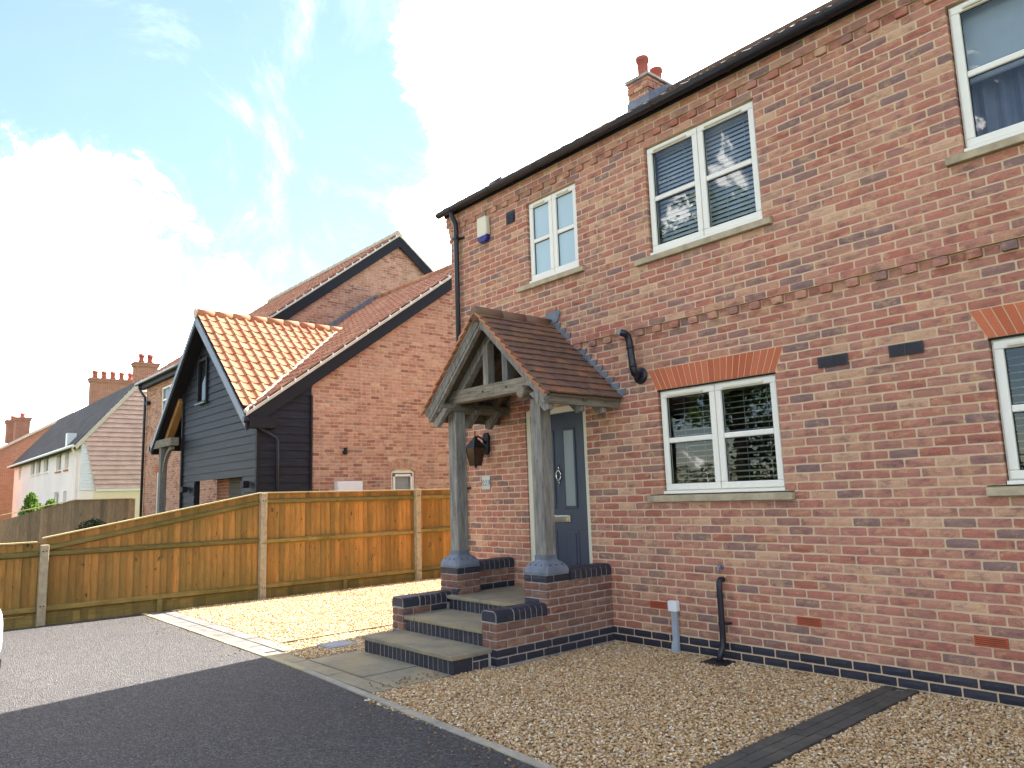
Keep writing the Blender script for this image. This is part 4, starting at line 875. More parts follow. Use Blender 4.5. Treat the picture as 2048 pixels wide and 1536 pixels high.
# ------------------------------------------------------------ neighbouring house
nb = thing('neighbour_house','pale brick house with black boarded garage gable and orange pantile roofs','house',(-13,3,-.2))
GX = -9.3; MS = .72; ME = (-.49,3.17)                     # lower range: slope and eave (y,z)
mz = lambda y: ME[1]+MS*(y-ME[0]); MRY = 5.5; MRZ = mz(MRY)
NF = lambda u,d,z: Vector((GX+d,u,z))
AW = (2.87,3.50,1.2,2.035)
def nopen(r,z): return [(AW[0],AW[1])] if z < AW[3] else ([(AW[0]+.02-.10*(z-2.03)/.25,AW[1]-.02+.10*(z-2.03)/.25)] if z < 2.30 else [])
R = [(u0,u1,za,zb,0,'r') for u0,u1,za,zb,r in lay(.94,8.5,19,96,nopen,clip=lambda za,zb: (ME[0]+(zb-ME[1]+.20)/MS if zb>ME[1]-.25 else -9, 2*MRY-(ME[0]+(zb-ME[1]+.20)/MS) if zb>ME[1]-.25 else 99))]
gw = MB(); yb0 = .94
gw.prism([(GX-.007,yb0,-.3),(GX-.007,AW[0]-.004,-.3),(GX-.007,AW[0]-.004,mz(AW[0])-.12),(GX-.007,yb0,mz(yb0)-.12)],(-.2,0,0))
gw.prism([(GX-.007,AW[1]+.004,-.3),(GX-.007,2*MRY-ME[0],-.3),(GX-.007,2*MRY-ME[0],ME[1]-.12),(GX-.007,MRY,MRZ-.12),(GX-.007,AW[1]+.004,mz(AW[1])-.12)],(-.2,0,0))
gw.prism([(GX-.007,AW[0]-.004,AW[3]),(GX-.007,AW[1]+.004,AW[3]),(GX-.007,AW[1]+.004,mz(AW[1])-.12),(GX-.007,AW[0]-.004,mz(AW[0])-.12)],(-.2,0,0)); gw.box(GX-.207,GX-.007,AW[0]-.004,AW[1]+.004,-.3,1.2)
gwo = gw.build('gable_wall','mortar_pale',nb)
place_bricks(R,NF,gwo,{'r':'brick_pale'},300,.05,.7,'brick',21)
# arched window
ym = (AW[0]+AW[1])/2
for k in range(11):
    t0 = -.5+k/11; t1 = -.5+(k+1)/11; ar = lambda t,rr: (GX+.002, ym+rr*math.sin(t*1.15), 1.52+rr*math.cos(t*1.15)-.0)
    MB().prism([ar(t0+.006,.56),ar(t1-.006,.56),ar(t1-.006,.77),ar(t0+.006,.77)],(-.06,0,0)).build('arch_brick','brick_pale',gwo)
wf = MB().box(GX-.10,GX-.04,AW[0]+.003,AW[0]+.05,1.2,1.97).box(GX-.10,GX-.04,AW[1]-.05,AW[1]-.003,1.2,1.97).box(GX-.10,GX-.04,AW[0]+.003,AW[1]-.003,1.96,2.03).box(GX-.10,GX-.04,AW[0]+.05,AW[1]-.05,1.2,1.26).build('window','upvc',nb,bevel=.005)
MB().prism([(GX-.035,ym-.30,2.03),(GX-.035,ym+.30,2.03),(GX-.035,ym+.18,2.07),(GX-.035,ym,2.085),(GX-.035,ym-.18,2.07)],(-.06,0,0)).build('arch_infill','upvc',wf)
MB().box(GX-.035,GX-.022,AW[0]+.06,AW[0]+.11,1.26,1.93).box(GX-.035,GX-.022,AW[1]-.11,AW[1]-.06,1.26,1.93).box(GX-.035,GX-.022,AW[0]+.06,AW[1]-.06,1.88,1.93).build('casement','upvc',wf,bevel=.004)
MB().box(GX-.075,GX-.07,AW[0]+.05,AW[1]-.05,1.26,1.96).build('pane','glass',wf); MB().box(GX-.12,GX-.11,AW[0]+.02,AW[1]-.02,1.2,2.0).build('blind','blind_white',wf)
MB().box(GX+.001,GX+.17,1.46,2.05,1.15,1.785).build('meter_box','white_plastic',nb,bevel=.012)
sl_ = thing('wall_light','small black cylinder light on the pale brick gable wall','wall light',(GX+.05,1.69,2.4)); MB().box(GX+.001,GX+.03,1.66,1.72,2.38,2.44).build('bracket','black_paint',sl_); MB().tube([(GX+.07,1.69,2.36),(GX+.07,1.69,2.50)],.04,12).build('shade','black_paint',sl_)
# black weatherboarding
def boards_poly(face, ulo, uhi, z0, z1, pitch, limit, holes, parent):
    """face(u,d,z)->world; limit(z)->(umin,umax)"""
    z = z0
    while z < z1:
        zt = min(z+pitch+.02, z1+.2); a,b = limit(z+pitch*.5); a = max(a,ulo); b = min(b,uhi); segs=[(a,b)]
        for (h0,h1,hz0,hz1) in holes:
            if hz0-.02 < z+pitch*.5 < hz1+.02:
                ns_=[]
                for p,q in segs:
                    if h1<=p or h0>=q: ns_.append((p,q)); continue
                    if h0>p: ns_.append((p,h0))
                    if h1<q: ns_.append((h1,q))
                segs = ns_
        for p,q in segs:
            if q-p < .05: continue
            j = random.uniform(-.003,.003)
            lt = limit(z); lu = limit(zt); pa,qa = max(p,lt[0]) if p==a else p, min(q,lt[1]) if q==b else q; pb,qb = (max(p,lu[0]) if p==a and a>ulo+.001 else p), (min(q,lu[1]) if q==b and b<uhi-.001 else q)
            if qb-pb < .02: pb=qb=(pb+qb)/2; pb-=.01; qb+=.01
            V = [face(p,.030+j,z),face(q,.030+j,z),face(qb,.010,zt),face(pb,.010,zt),face(p,.0,z),face(q,.0,z),face(qb,-.004,zt),face(pb,-.004,zt)]
            MB().add(V,[(0,1,2,3),(4,7,6,5),(0,4,5,1),(2,6,7,3),(1,5,6,2),(0,3,7,4)]).build('board','black_board',parent)
        z += pitch
BYF = -.18; RGX, RGZ, GS = -12.35, 5.82, .86               # garage gable: ridge x,z and slope
gz = lambda x: RGZ-GS*abs(x-RGX)
bw = MB(); bw.prism([(-14.03,BYF+.03,-.3),(-13.1,BYF+.03,-.3),(-13.1,BYF+.03,1.97),(-10.16,BYF+.03,1.97),(-10.16,BYF+.03,-.3),(GX-.02,BYF+.03,-.3),(GX-.02,BYF+.03,gz(GX)-.15),(RGX,BYF+.03,RGZ-.15),(-14.03,BYF+.03,gz(-14.03)-.15)],(0,.1,0))
bwo = bw.build('boarded_wall','black_paint',nb)
GWN = (-12.98,-12.35,3.76,4.82)
boards_poly(lambda u,d,z: Vector((u,BYF+.028-d,z)),-14.03,GX+.0,-.2,5.5,.165,lambda z: (RGX-(RGZ-.1-z)/GS,RGX+(RGZ-.1-z)/GS),[GWN,(-13.13,-10.16,-1,1.97)],bwo)
boards_poly(lambda u,d,z: Vector((GX-.012+d,u,z)),BYF-.01,.93,-.2,4.05,.165,lambda z: (-9 if z < 3.0 else ME[0]+(z-ME[1]+.12)/MS,9),[],bwo)
MB().box(GX-.05,GX+.035,BYF-.06,BYF+.02,-.3,3.0).box(GX-.01,GX+.045,.90,.945,-.3,3.6).box(-14.06,-13.99,BYF-.04,BYF+.06,-.3,4.2).build('corner_board','black_paint',bwo)
g = MB(); a,b,c,d = GWN; g.box(a,a+.06,BYF-.04,BYF+.05,c,d).box(b-.06,b,BYF-.04,BYF+.05,c,d).box(a+.06,b-.06,BYF-.04,BYF+.05,d-.06,d).box(a+.06,b-.06,BYF-.04,BYF+.05,c,c+.05); gwn = g.build('window','black_paint',nb)
MB().box(a+.06,b-.06,BYF+.01,BYF+.015,c+.05,d-.06).build('pane','glass',gwn); MB().box(a-.03,b+.03,BYF-.09,BYF-.041,c-.03,c).build('sill','grey_metal',gwn); MB().box(a+.02,b-.02,BYF+.2,BYF+.22,c,d).build('reveal_back','dark_room',gwn)
# garage opening: brick pier and roller door, wall lamps
MB().box(-13.1,-12.2,.35,.55,-.3,2.2).build('garage_pier','far_brick',nb)
gd = MB()
for k in range(17): gd.box(-12.2,-10.1,.30+.012*(k%2),.34,-.2+k*.13,-.2+k*.13+.125)
gd.build('garage_door','shutter',nb); MB().box(-13.2,-10.1,.1,.5,1.98,2.2).box(-10.16,-10.1,BYF+.14,.5,-.2,1.98).build('garage_reveal','black_paint',nb)
for x in (-13.55,-9.75):
    q = thing('wall_lamp','black box lamp on the black boarded wall '+('beside the oak porch post' if x<-13 else 'between the garage door and the corner'),'wall lamp',(x,BYF-.1,1.75)); MB().box(x-.09,x+.09,BYF-.16,BYF-.04,1.70,1.84).build('shade','black_paint',q,bevel=.01); MB().box(x-.05,x+.05,BYF-.05,BYF-.02,1.72,1.82).build('back_plate','black_paint',q)
# oak frame of the neighbour's porch
nb_p = MB().box(-15.03,-14.87,BYF-.27,BYF-.11,-.3,2.86).build('porch_post','oak',nb,bevel=.01); MB().box(-15.5,-14.04,BYF-.29,BYF-.09,2.86,3.06).build('porch_beam','oak_x',nb,bevel=.01)
for s in (1,):
    P=[]; 
    for t in range(7):
        a_=t/6*math.pi/2; P.append((-14.84+ .70*(1-math.cos(a_)), BYF-.19, 2.02+.76*math.sin(a_)))
    for p,q in zip(P[:-1],P[1:]): pass
    V=[];
    for (x,y,z) in P: V += [(x,y-.04,z),(x,y+.04,z),(x-.05,y+.04,z+.07),(x-.05,y-.04,z+.07)]
    F=[]
    for i in range(6):
        for t in range(4): F.append((i*4+t,i*4+(t+1)%4,(i+1)*4+(t+1)%4,(i+1)*4+t))
    MB().add(V,F+[(0,1,2,3),(24,27,26,25)]).build('brace','oak_x',nb)
MB().beam((-15.35,BYF-.03,gz(-15.35)-.34),(-14.08,BYF-.03,gz(-14.08)-.34),.16,.20).beam((-15.35,1.0,gz(-15.35)-.34),(-14.08,1.0,gz(-14.08)-.34),.12,.20).build('porch_rafter','oak_new',nb); MB().beam((-15.45,.5,2.9),(-14.2,.5,3.9),.06,1.2).build('porch_lining','oak_new',nb)
# garage roof
VY = -.50
gr = MB()
for s,xe in ((1,GX+.05),(-1,-15.66)):
    ze = gz(xe); gr.prism([(RGX,VY+.03,RGZ-.02),(xe,VY+.03,ze-.02),(xe,VY+.03,ze-.12),(RGX,VY+.03,RGZ-.14)],(0,4.3 if s<0 else 3.0,0)) if s<0 else None
ze = gz(GX+.05)
yv = lambda x: ME[0]+(gz(x)-ME[1])/MS                     # valley line
gr.add([(RGX,VY+.03,RGZ-.02),(GX+.05,VY+.03,ze-.02),(RGX,yv(RGX)+.1,RGZ-.02),(RGX,VY+.03,RGZ-.14),(GX+.05,VY+.03,ze-.14),(RGX,yv(RGX)+.1,RGZ-.14)],[(0,1,2),(5,4,3),(0,3,4,1),(1,4,5,2),(2,5,3,0)])
gro = gr.build('garage_roof','black_paint',nb)
fr = slope_fr((RGX+.02,VY+.02,RGZ+.0),(0,1,0),(1,0,-GS)); V,F = pantile(.236,.365); dn_ = math.hypot(1,GS)
tm = [MB().add([fr(v)-fr((0,0,0)) for v in V],F).mesh('pantile','pantile') for q in range(1)][0]
nrow = 14; sl_len = (GX+.05-RGX)*dn_; g_ = sl_len/nrow
for r in range(nrow):
    k = 0
    while True:
        a_ = k*.23; s_ = r*g_-.02; p = fr((a_+.12,s_+.15,0))
        if p.y > yv(p.x)+.02: break
        o = link('pantile',tm,gro,loc=fr((a_,s_+random.uniform(-.006,.006),.012+random.uniform(-.003,.004)))); k += 1
        if k > 40: break
def ridge(a,b,parent,n,mat='pantile',r=.12):
    a=Vector(a);b=Vector(b)
    for k in range(n):
        p=a+(b-a)*k/n; q=a+(b-a)*((k+1)/n-.012/n); MB().tube([p,q],[r,r*.97],12).build('ridge_tile',mat,parent,smooth=True)
ridge((RGX,VY,RGZ),(RGX,yv(RGX)+.1,RGZ),gro,9)
MB().lathe([(.125,0),(.125,.02)],(RGX,VY,RGZ),14,(0,-1,0)).build('ridge_end','verge_mortar',gro)
vl = MB(); pv0=Vector((GX+.05,ME[0]-.0,3.17)); pv1=Vector((RGX,yv(RGX),RGZ)); n=26
path_=[pv0.lerp(pv1,k/n)+Vector((random.uniform(-.02,.02),random.uniform(-.02,.02),.03+random.uniform(-.01,.015))) for k in range(n+1)]; vl.tube(path_,.04,7); vl.build('valley_mortar','verge_mortar',gro)
# verges: grey barge on the right rake, black on the left, soffits
MB().prism([(RGX,VY,RGZ-.05),(GX+.06,VY,gz(GX+.06)-.05),(GX+.06,VY,gz(GX+.06)-.27),(RGX,VY,RGZ-.29)],(0,.028,0)).build('barge_board','grey_metal',gro); MB().prism([(RGX,VY,RGZ-.05),(-15.66,VY,gz(-15.66)-.05),(-15.66,VY,gz(-15.66)-.2),(RGX,VY,RGZ-.2)],(0,.028,0)).build('barge_board','grey_metal',gro)
MB().prism([(RGX,VY+.03,RGZ-.16),(-15.66,VY+.03,gz(-15.66)-.14),(-15.66,VY+.03,gz(-15.66)-.24),(-15.6,VY+.03,gz(-15.6)-.27),(RGX,VY+.03,RGZ-.27)],(0,.30,0)).build('soffit','black_paint',gro); MB().prism([(RGX,VY+.03,RGZ-.2),(GX+.05,VY+.03,gz(GX+.05)-.2),(GX+.05,VY+.03,gz(GX+.05)-.28),(RGX,VY+.03,RGZ-.3)],(0,.30,0)).build('soffit','black_paint',gro)
MB().tube([(-15.74,VY-.02,gz(-15.66)-.08),(-15.74,1.4,gz(-15.66)-.08)],.06,10).build('gutter','black_plastic',gro)
MB().tube([(GX+.12,VY-.06,3.02),(GX+.12,VY+.35,3.02)],.06,10).build('gutter','black_plastic',gro); MB().box(GX-.02,GX+.2,VY+.05,VY+.6,2.86,3.08).build('eaves_box','black_paint',gro)
MB().tube([(GX+.12,VY+.28,2.98),(GX+.12,VY+.30,2.86),(GX+.10,VY+.62,2.68),(GX+.10,VY+.66,2.6),(GX+.10,VY+.66,-.2)],.036,10).build('downpipe','black_plastic',nb,smooth=True)
# lower range roof
lr = MB(); VX = GX+.09; TXX = -14.4
xl_ = TXX+.0; yl_ = yv(-14.4)
P_ = [(VX,ME[0]),(RGX,yv(RGX)+.06),(-14.4,yl_+.06),(-14.4,MRY),(VX,MRY)]
lr.prism([(x,y,mz(y)-.14) for x,y in P_],(0,0,.12))
lr.prism([(VX,MRY,MRZ-.02),(VX,2*MRY-ME[0],ME[1]-.02),(VX,2*MRY-ME[0],ME[1]-.14),(VX,MRY,MRZ-.15)],(-5.2,0,0))
lro = lr.build('lower_roof','black_paint',nb)
sl2 = math.hypot(MRY-ME[0],MRZ-ME[1]); fr2 = slope_fr((VX-5.1,MRY,MRZ),(1,0,0),(0,ME[0]-MRY,ME[1]-MRZ))
def keep2(a_,s_):
    p = fr2((a_,s_,0)); return s_ < sl2 and (p.x < RGX-3 or p.z > gz(p.x)-.02 if True else False)
tile_field(fr2,22,int(sl2/.29)+1,.23,.29,keep2,lro,'pantile','pantile_field',3)
ridge((VX,MRY,MRZ-.02),(-14.3,MRY,MRZ-.02),lro,12)
def rake(x,ya,za,yb,zb,parent,depth=.30,clips=True,n=20,sgn=1):
    MB().prism([(x,ya,za-.075),(x,yb,zb-.075),(x,yb,zb-.075-depth),(x,ya,za-.075-depth)],(.03,0,0)).build('barge_board','black_paint',parent)
    MB().prism([(x,ya,za-.01),(x,yb,zb-.01),(x,yb,zb-.074),(x,ya,za-.074)],(.05,0,0)).build('verge_bedding','verge_mortar',parent)
    if clips:
        for k in range(n):
            t=(k+.5)/n; y=ya+(yb-ya)*t; z=za+(zb-za)*t; MB().box(x+.03,x+.062,y-.012,y+.012,z-.05,z+.03).build('verge_clip','white_plastic',parent)
rake(VX,ME[0],ME[1],MRY,MRZ,lro,n=21); rake(VX,2*MRY-ME[0],ME[1],MRY,MRZ,lro,clips=False)
# tall block behind
TX = -14.3; TPY, TPZ, TS = 6.27, 9.70, .774; TE = (1.35,5.92); tz = lambda y: TPZ-TS*abs(y-TPY)
TF = lambda u,d,z: Vector((TX+d,u,z))
R = [(u0,u1,za,zb,0,'r') for u0,u1,za,zb,r in lay(1.56,11,58,128,lambda r,z: [],clip=lambda za,zb: (TPY-(TPZ-.25-zb)/TS,TPY+(TPZ-.25-zb)/TS))]
R = [q for q in R if q[2] > mz((q[0]+q[1])/2)-.3 or q[0] > MRY]
tw = MB().prism([(TX-.007,1.56,-.3),(TX-.007,11,-.3),(TX-.007,11,tz(11)-.15),(TX-.007,TPY,TPZ-.15),(TX-.007,1.56,tz(1.56)-.15)],(-.25,0,0)).build('tall_gable_wall','mortar_pale',nb)
place_bricks(R,TF,tw,{'r':'brick_pale'},0,.04,.7,'brick',31)
for k in range(22):
    y0 = yv(RGX)-.3 + k*.125; 
    if y0 > MRY: break
    zt = mz(y0)+.24; MB().prism([(TX+.004,y0,mz(y0)-.05),(TX+.004,y0+.125,mz(y0+.125)-.05),(TX+.004,y0+.125,zt+.01),(TX+.004,y0,zt-.06)],(.006,0,0)).build('flashing_step','lead',lro)
tr_ = MB().prism([(TX+.09,TE[0],TE[1]-.02),(TX+.09,TPY,TPZ-.02),(TX+.09,2*TPY-TE[0],TE[1]-.02),(TX+.09,2*TPY-TE[0],TE[1]-.14),(TX+.09,TPY,TPZ-.15),(TX+.09,TE[0],TE[1]-.14)],(-10.2,0,0)).build('tall_roof','black_paint',nb)
sl3 = math.hypot(TPY-TE[0],TPZ-TE[1]); fr3 = slope_fr((TX+.07-10.12,TPY,TPZ),(1,0,0),(0,TE[0]-TPY,TE[1]-TPZ)); tile_field(fr3,44,int(sl3/.29)+1,.23,.29,lambda a_,s_: s_<sl3,tr_,'pantile','pantile_field',4)
ridge((TX+.13,TPY,TPZ+.02),(TX-10,TPY,TPZ+.02),tr_,22,'verge_mortar'); rake(TX+.09,TE[0],TE[1],TPY,TPZ,tr_,.34,n=19); rake(TX+.09,2*TPY-TE[0],TE[1],TPY,TPZ,tr_,.34,clips=False)
# tall block's front wall, door and window
FYW = 1.55; D2=(-22.45,-21.35,-.2,2.55); W2=(-22.2,-20.3,4.55,5.5)
R = [(u0,u1,za,zb,0,'r') for u0,u1,za,zb,r in lay(-24.0,-16.4,8,78,lambda r,z: [(p,q) for p,q,s,t in (D2,W2) if s<z<t])]
fw = MB(); FFr = lambda u,d,z: Vector((u,FYW-d,z)); slab_with_holes(fw,FFr,[-24.0,-14.5,D2[0],D2[1],W2[0],W2[1]],[-.3,5.85,D2[2],D2[3],W2[2],W2[3]],lambda u,z: not any(p<u<q and s<z<t for p,q,s,t in (D2,W2)),-.2,-.007)
fwo = fw.build('front_wall','mortar_pale',nb); place_bricks(R,FFr,fwo,{'r':'brick_pale'},0,.04,.7,'brick',33)
MB().box(-24.0,-23.8,FYW+.21,10.9,-.3,5.8).box(-23.8,-14.6,10.7,10.9,-.3,5.8).build('side_wall','far_brick',nb)
for (a,b,c,d),nm in ((D2,'door'),(W2,'window')):
    f = MB(); f.box(a,a+.08,FYW+.03,FYW+.1,c,d).box(b-.08,b,FYW+.03,FYW+.1,c,d).box(a+.08,b-.08,FYW+.03,FYW+.1,d-.09,d).box(a+.08,b-.08,FYW+.03,FYW+.1,c,c+.1).box((a+b)/2-.05,(a+b)/2+.05,FYW+.03,FYW+.1,c+.1,d-.09); f.box(a+.08,b-.08,FYW+.04,FYW+.09,(c+d)/2-.03,(c+d)/2+.03)
    fo_ = f.build(nm,'upvc',nb); MB().box(a+.06,b-.06,FYW+.07,FYW+.075,c+.05,d-.05).build('pane','glass',fo_); MB().box(a-.1,b+.1,FYW+.4,FYW+.45,c,d).build('room_back','dark_room',fo_)
MB().box(D2[0]-.1,D2[1]+.1,FYW-.006,FYW+.05,2.55,2.78).build('lintel','brick_orange',fwo)
MB().tube([(-24.45,TE[0]-.06,5.86),(-14.6,TE[0]-.06,5.86)],.065,10).build('gutter','black_plastic',nb,smooth=True); MB().box(-24.3,-14.6,TE[0]+.02,FYW-.01,5.66,5.80).build('soffit','black_paint',nb)
MB().tube([(-24.1,TE[0]-.05,5.8),(-24.1,TE[0]-.02,5.65),(-23.9,FYW-.09,5.35),(-23.88,FYW-.08,5.25),(-23.88,FYW-.08,-.2)],.045,10).build('downpipe','black_plastic',nb,smooth=True)
MB().box(-23.65,-23.45,FYW-.12,FYW-.008,5.02,5.15).build('security_light','black_paint',nb)

# ------------------------------------------------------------ far fence, shrubs
fg = thing('grey_fence','weathered grey board fence running past the far side of the neighbour','fence',(-25,-1,-.2))
def gtop(y): return 1.70 if y > -.48 else max(.9, 1.70+(y+.48)*.30)
y = -4.2
while y < 1.45:
    MB().prism([(-25.0+random.uniform(-.004,.004),y,-.25),(-24.985,y+.117,-.25),(-24.985,y+.117,gtop(y+.117)),(-25.0,y,gtop(y))],(-.015,0,0)).build('board','fence_grey',fg); y += .115
MB().prism([(-25.06,-4.2,gtop(-4.2)),(-24.94,-4.2,gtop(-4.2)),(-24.94,-.48,1.70),(-25.06,-.48,1.70)],(0,0,.025)).build('capping','fence_cap',fg); MB().prism([(-25.06,-.47,1.70),(-24.94,-.47,1.70),(-24.94,1.45,1.70),(-25.06,1.45,1.70)],(0,0,.025)).build('capping','fence_cap',fg)
for y in (-3.3,-.9,1.3): MB().box(-25.12,-25.02,y-.05,y+.05,-.25,gtop(y)+.02).build('post','fence_grey',fg)
def leaves(mb, c, rx, ry, rz, n, size, rg, shell=.55, spike=0):
    for _ in range(n):
        while True:
            p = Vector((rg.uniform(-1,1),rg.uniform(-1,1),rg.uniform(-1,1)))
            if shell < p.length <= 1: break
        q = Vector(c)+Vector((p.x*rx,p.y*ry,p.z*rz)); a = Vector((rg.gauss(0,1),rg.gauss(0,1),rg.gauss(0,.6)+spike)).normalized(); b = a.cross(Vector((rg.gauss(0,1),rg.gauss(0,1),rg.gauss(0,1)))).normalized(); s = size*rg.uniform(.6,1.4)
        mb.add([q-a*s, q+b*s*.45, q+a*s, q-b*s*.45],[(0,1,2,3)])
def leafmesh(mb,name,mat,parent):
    me = bpy.data.meshes.new(name); me.from_pydata(mb.v,[],mb.f); me.update(); me.materials.append(MT[mat]); return link(name,me,parent)
rg = random.Random(5)
def shrub(name,label,loc,blobs,n,size,mat,spike=0):
    t = thing(name,label,'shrub',loc); mb = MB()
    for (dx,dy,dz,r,h) in blobs: leaves(mb,(loc[0]+dx,loc[1]+dy,loc[2]+dz),r,r,h,n//len(blobs),size,rg,.35,spike)
    leafmesh(mb,'foliage',mat,t); m2 = MB()
    for (dx,dy,dz,r,h) in blobs: m2.tube([(loc[0],loc[1],loc[2]),(loc[0]+dx*.5,loc[1]+dy*.5,loc[2]+dz*.5),(loc[0]+dx,loc[1]+dy,loc[2]+dz)],[.05,.04,.02],6)
    m2.build('stem','bark',t)
shrub('round_shrub','dark clipped shrub in front of the grey fence',(-22,-.42,-.2),[(0,0,.85,.5,.42),(.1,.1,.55,.45,.45)],2600,.05,'leaf_dark')
shrub('low_shrub','low dark shrub between the clipped shrub and the neighbour front door',(-22,.5,-.2),[(0,0,.72,.55,.5),(-.2,.2,.5,.4,.4)],2200,.05,'leaf_dark')
shrub('conifer_shrub','bright green feathery conifer in front of the white house',(-31,-.55,-.3),[(0,-.25,1.35,.5,.75),(0,.35,1.2,.45,.65),(.1,.05,.8,.7,.8),(0,-.3,2.0,.22,.4),(0,.4,1.75,.2,.35)],5200,.09,'leaf_bright',1.2)
shrub('low_hedge','grey green bush at the foot of the orange brick house',(-45,-2.2,-.3),[(0,0,1.0,.8,.9),(0,1.0,.9,.7,.8)],1800,.09,'leaf')

# ------------------------------------------------------------ white house
wh = thing('white_house','long white rendered house with dark roof and tile hung end','house',(-44,5,-.3))
WX0,WX1,WY,WZ = -54.8,-34.5,1.52,4.6
WW = [(-52.9,-51.9,3.5,4.4),(-48.3,-46.9,3.45,4.45),(-46.35,-44.9,3.45,4.45),(-43.95,-42.5,3.45,4.45),(-40.3,-39.0,3.35,4.4),(-38.1,-37.2,3.35,4.4),(-40.4,-39.2,1.1,2.28),(-38.1,-37.3,1.1,2.28)]
wm = MB(); WFr = lambda u,d,z: Vector((u,WY-d,z)); slab_with_holes(wm,WFr,[WX0,WX1]+[q for a in WW for q in a[:2]],[-.3,WZ]+[q for a in WW for q in a[2:]],lambda u,z: not any(a<u<b and c<z<d for a,b,c,d in WW),-.25,0); wm.box(WX1-.25,WX1,WY+.25,6.3,-.3,WZ).box(WX0,WX0+.25,WY+.25,6.3,-.3,WZ).box(WX0,WX1,6.3,6.5,-.3,WZ).prism([(WX1-.02,WY,WZ),(WX1-.02,4.0,7.4),(WX1-.02,6.48,WZ)],(-.2,0,0)).prism([(WX0+.02,WY,WZ),(WX0+.02,4.0,7.4),(WX0+.02,6.48,WZ)],(.2,0,0))
who = wm.build('wall','white_render',wh)
for a,b,c,d in WW:
    f = MB().box(a,a+.09,WY+.10,WY+.18,c,d).box(b-.09,b,WY+.10,WY+.18,c,d).box(a+.09,b-.09,WY+.10,WY+.18,d-.09,d).box(a+.09,b-.09,WY+.10,WY+.18,c,c+.09).box((a+b)/2-.05,(a+b)/2+.05,WY+.1,WY+.18,c+.09,d-.09).build('window','upvc',wh); MB().box(a+.05,b-.05,WY+.14,WY+.145,c+.05,d-.05).build('pane','glass',f); MB().box(a-.05,b+.05,WY-.06,WY+.1,c-.08,c-.005).build('sill','white_render' if c>3.4 else 'brick_orange',f); MB().box(a-.1,b+.1,WY+.6,WY+.65,c-.1,d+.1).build('room_back','dark_room',f)
RSW = 1.22; RYW = 4.0; RZW = WZ+RSW*(RYW-WY)
wr = MB().prism([(WX1+.06,WY-.3,WZ-.32),(WX1+.06,RYW,RZW),(WX1+.06,2*RYW-WY+.3,WZ-.32),(WX1+.06,2*RYW-WY+.2,WZ-.45),(WX1+.06,RYW,RZW-.2),(WX1+.06,WY-.2,WZ-.42)],(WX0-WX1-.12,0,0)).build('roof','dark_tile',wh)
nv = Vector((0,-RSW,1)).normalized()
cm2 = MB(); 
for k in range(22):
    t0 = k/22; y = WY-.3+(RYW-WY+.3)*t0; z = WZ-.32+(RZW-WZ+.32)*t0; MB().beam((WX1+.03,y-.0,z+.035),(WX0-.03,y,z+.035),.28,.03,up=(0,-RSW,1)).build('tile_course','dark_tile',wr)
MB().prism([(WX1+.061,WY-.3,WZ-.30),(WX1+.061,RYW,RZW+.03),(WX1+.061,RYW,RZW-.22),(WX1+.061,WY-.2,WZ-.45)],(.08,0,0)).build('verge','verge_mortar',wr)
MB().tube([(WX1+.1,WY-.36,WZ-.30),(WX0-.1,WY-.36,WZ-.30)],.08,8).build('gutter','upvc',wh); MB().tube([(WX1-.2,WY-.36,WZ-.3),(WX1-.4,WY-.1,WZ-.8),(WX1-.4,WY-.07,1.0)],.05,8).build('downpipe','white_render',wh)
for k in range(24):
    z = 2.30+k*.225; yl = 1.66+max(0,(4.6-z))*.21 if z < 4.6 else WY+(z-4.6)/RSW+.12; yr = 6.45 if z < 4.6 else 8.0-yl
    if z > 7.1: break
    MB().prism([(WX1+.12,yl,z),(WX1+.12,yr,z),(WX1+.03,yr,z+.235),(WX1+.03,yl,z+.235)],(-.028,0,0)).build('hung_tile_course','hung_tile',who)
MB().box(WX1+.002,WX1+.10,2.2,6.4,2.18,2.29).build('drip_board','upvc',who); MB().box(WX1+.003,WX1+.02,2.15,6.4,-.3,2.17).build('cream_panel','cream_render',who)
for k in range(15):
    z=2.25+k*.155; MB().prism([(WX1+.04,WY+.02,z),(WX1+.04,2.18-(z-2.25)*.2,z),(WX1+.015,2.18-(z-2.25)*.2,z+.16),(WX1+.015,WY+.02,z+.16)],(-.012,0,0)).build('white_board','white_plastic',who)
MB().box(-37.1,-36.7,WY-.2,WY+.2,4.4,5.1).build('flue_box','white_plastic',wr)
def chimney(name,parent,x0,x1,y0,y1,z0,z1,pots,mat='far_brick',ph=.5):
    c = MB().box(x0,x1,y0,y1,z0,z1).box(x0-.06,x1+.06,y0-.06,y1+.06,z1-.22,z1-.08).box(x0-.1,x1+.1,y0-.1,y1+.1,z1-.08,z1+.02).build(name,mat,parent)
    for (px,py) in pots: MB().lathe([(.15,0),(.17,.08),(.13,.15),(.14,ph*.7),(.21,ph*.75),(.21,ph*.8),(.14,ph*.82),(.16,ph)],(px,py,z1+.02),12).build('chimney_pot','terracotta_pot',c,smooth=True)
    return c
# long stack seen side on, and one beyond
chimney('chimney',wr,-46.6,-46.0,4.1,6.6,5.5,9.35,[(-46.3,4.35+k*.5) for k in range(5)]); chimney('chimney',wr,-39.2,-38.6,4.75,5.9,6.0,9.25,[(-38.9,5.1),(-38.9,5.55)])
an = thing('tv_aerial','thin aerial on a pole beside the long chimney','aerial',(-46.65,4.2,8)); MB().tube([(-46.65,4.2,7.9),(-46.65,4.2,10.35)],.025,6).build('pole','galvanised',an); MB().beam((-46.65,3.8,10.25),(-46.65,5.2,10.42),.03,.03).build('boom','galvanised',an)
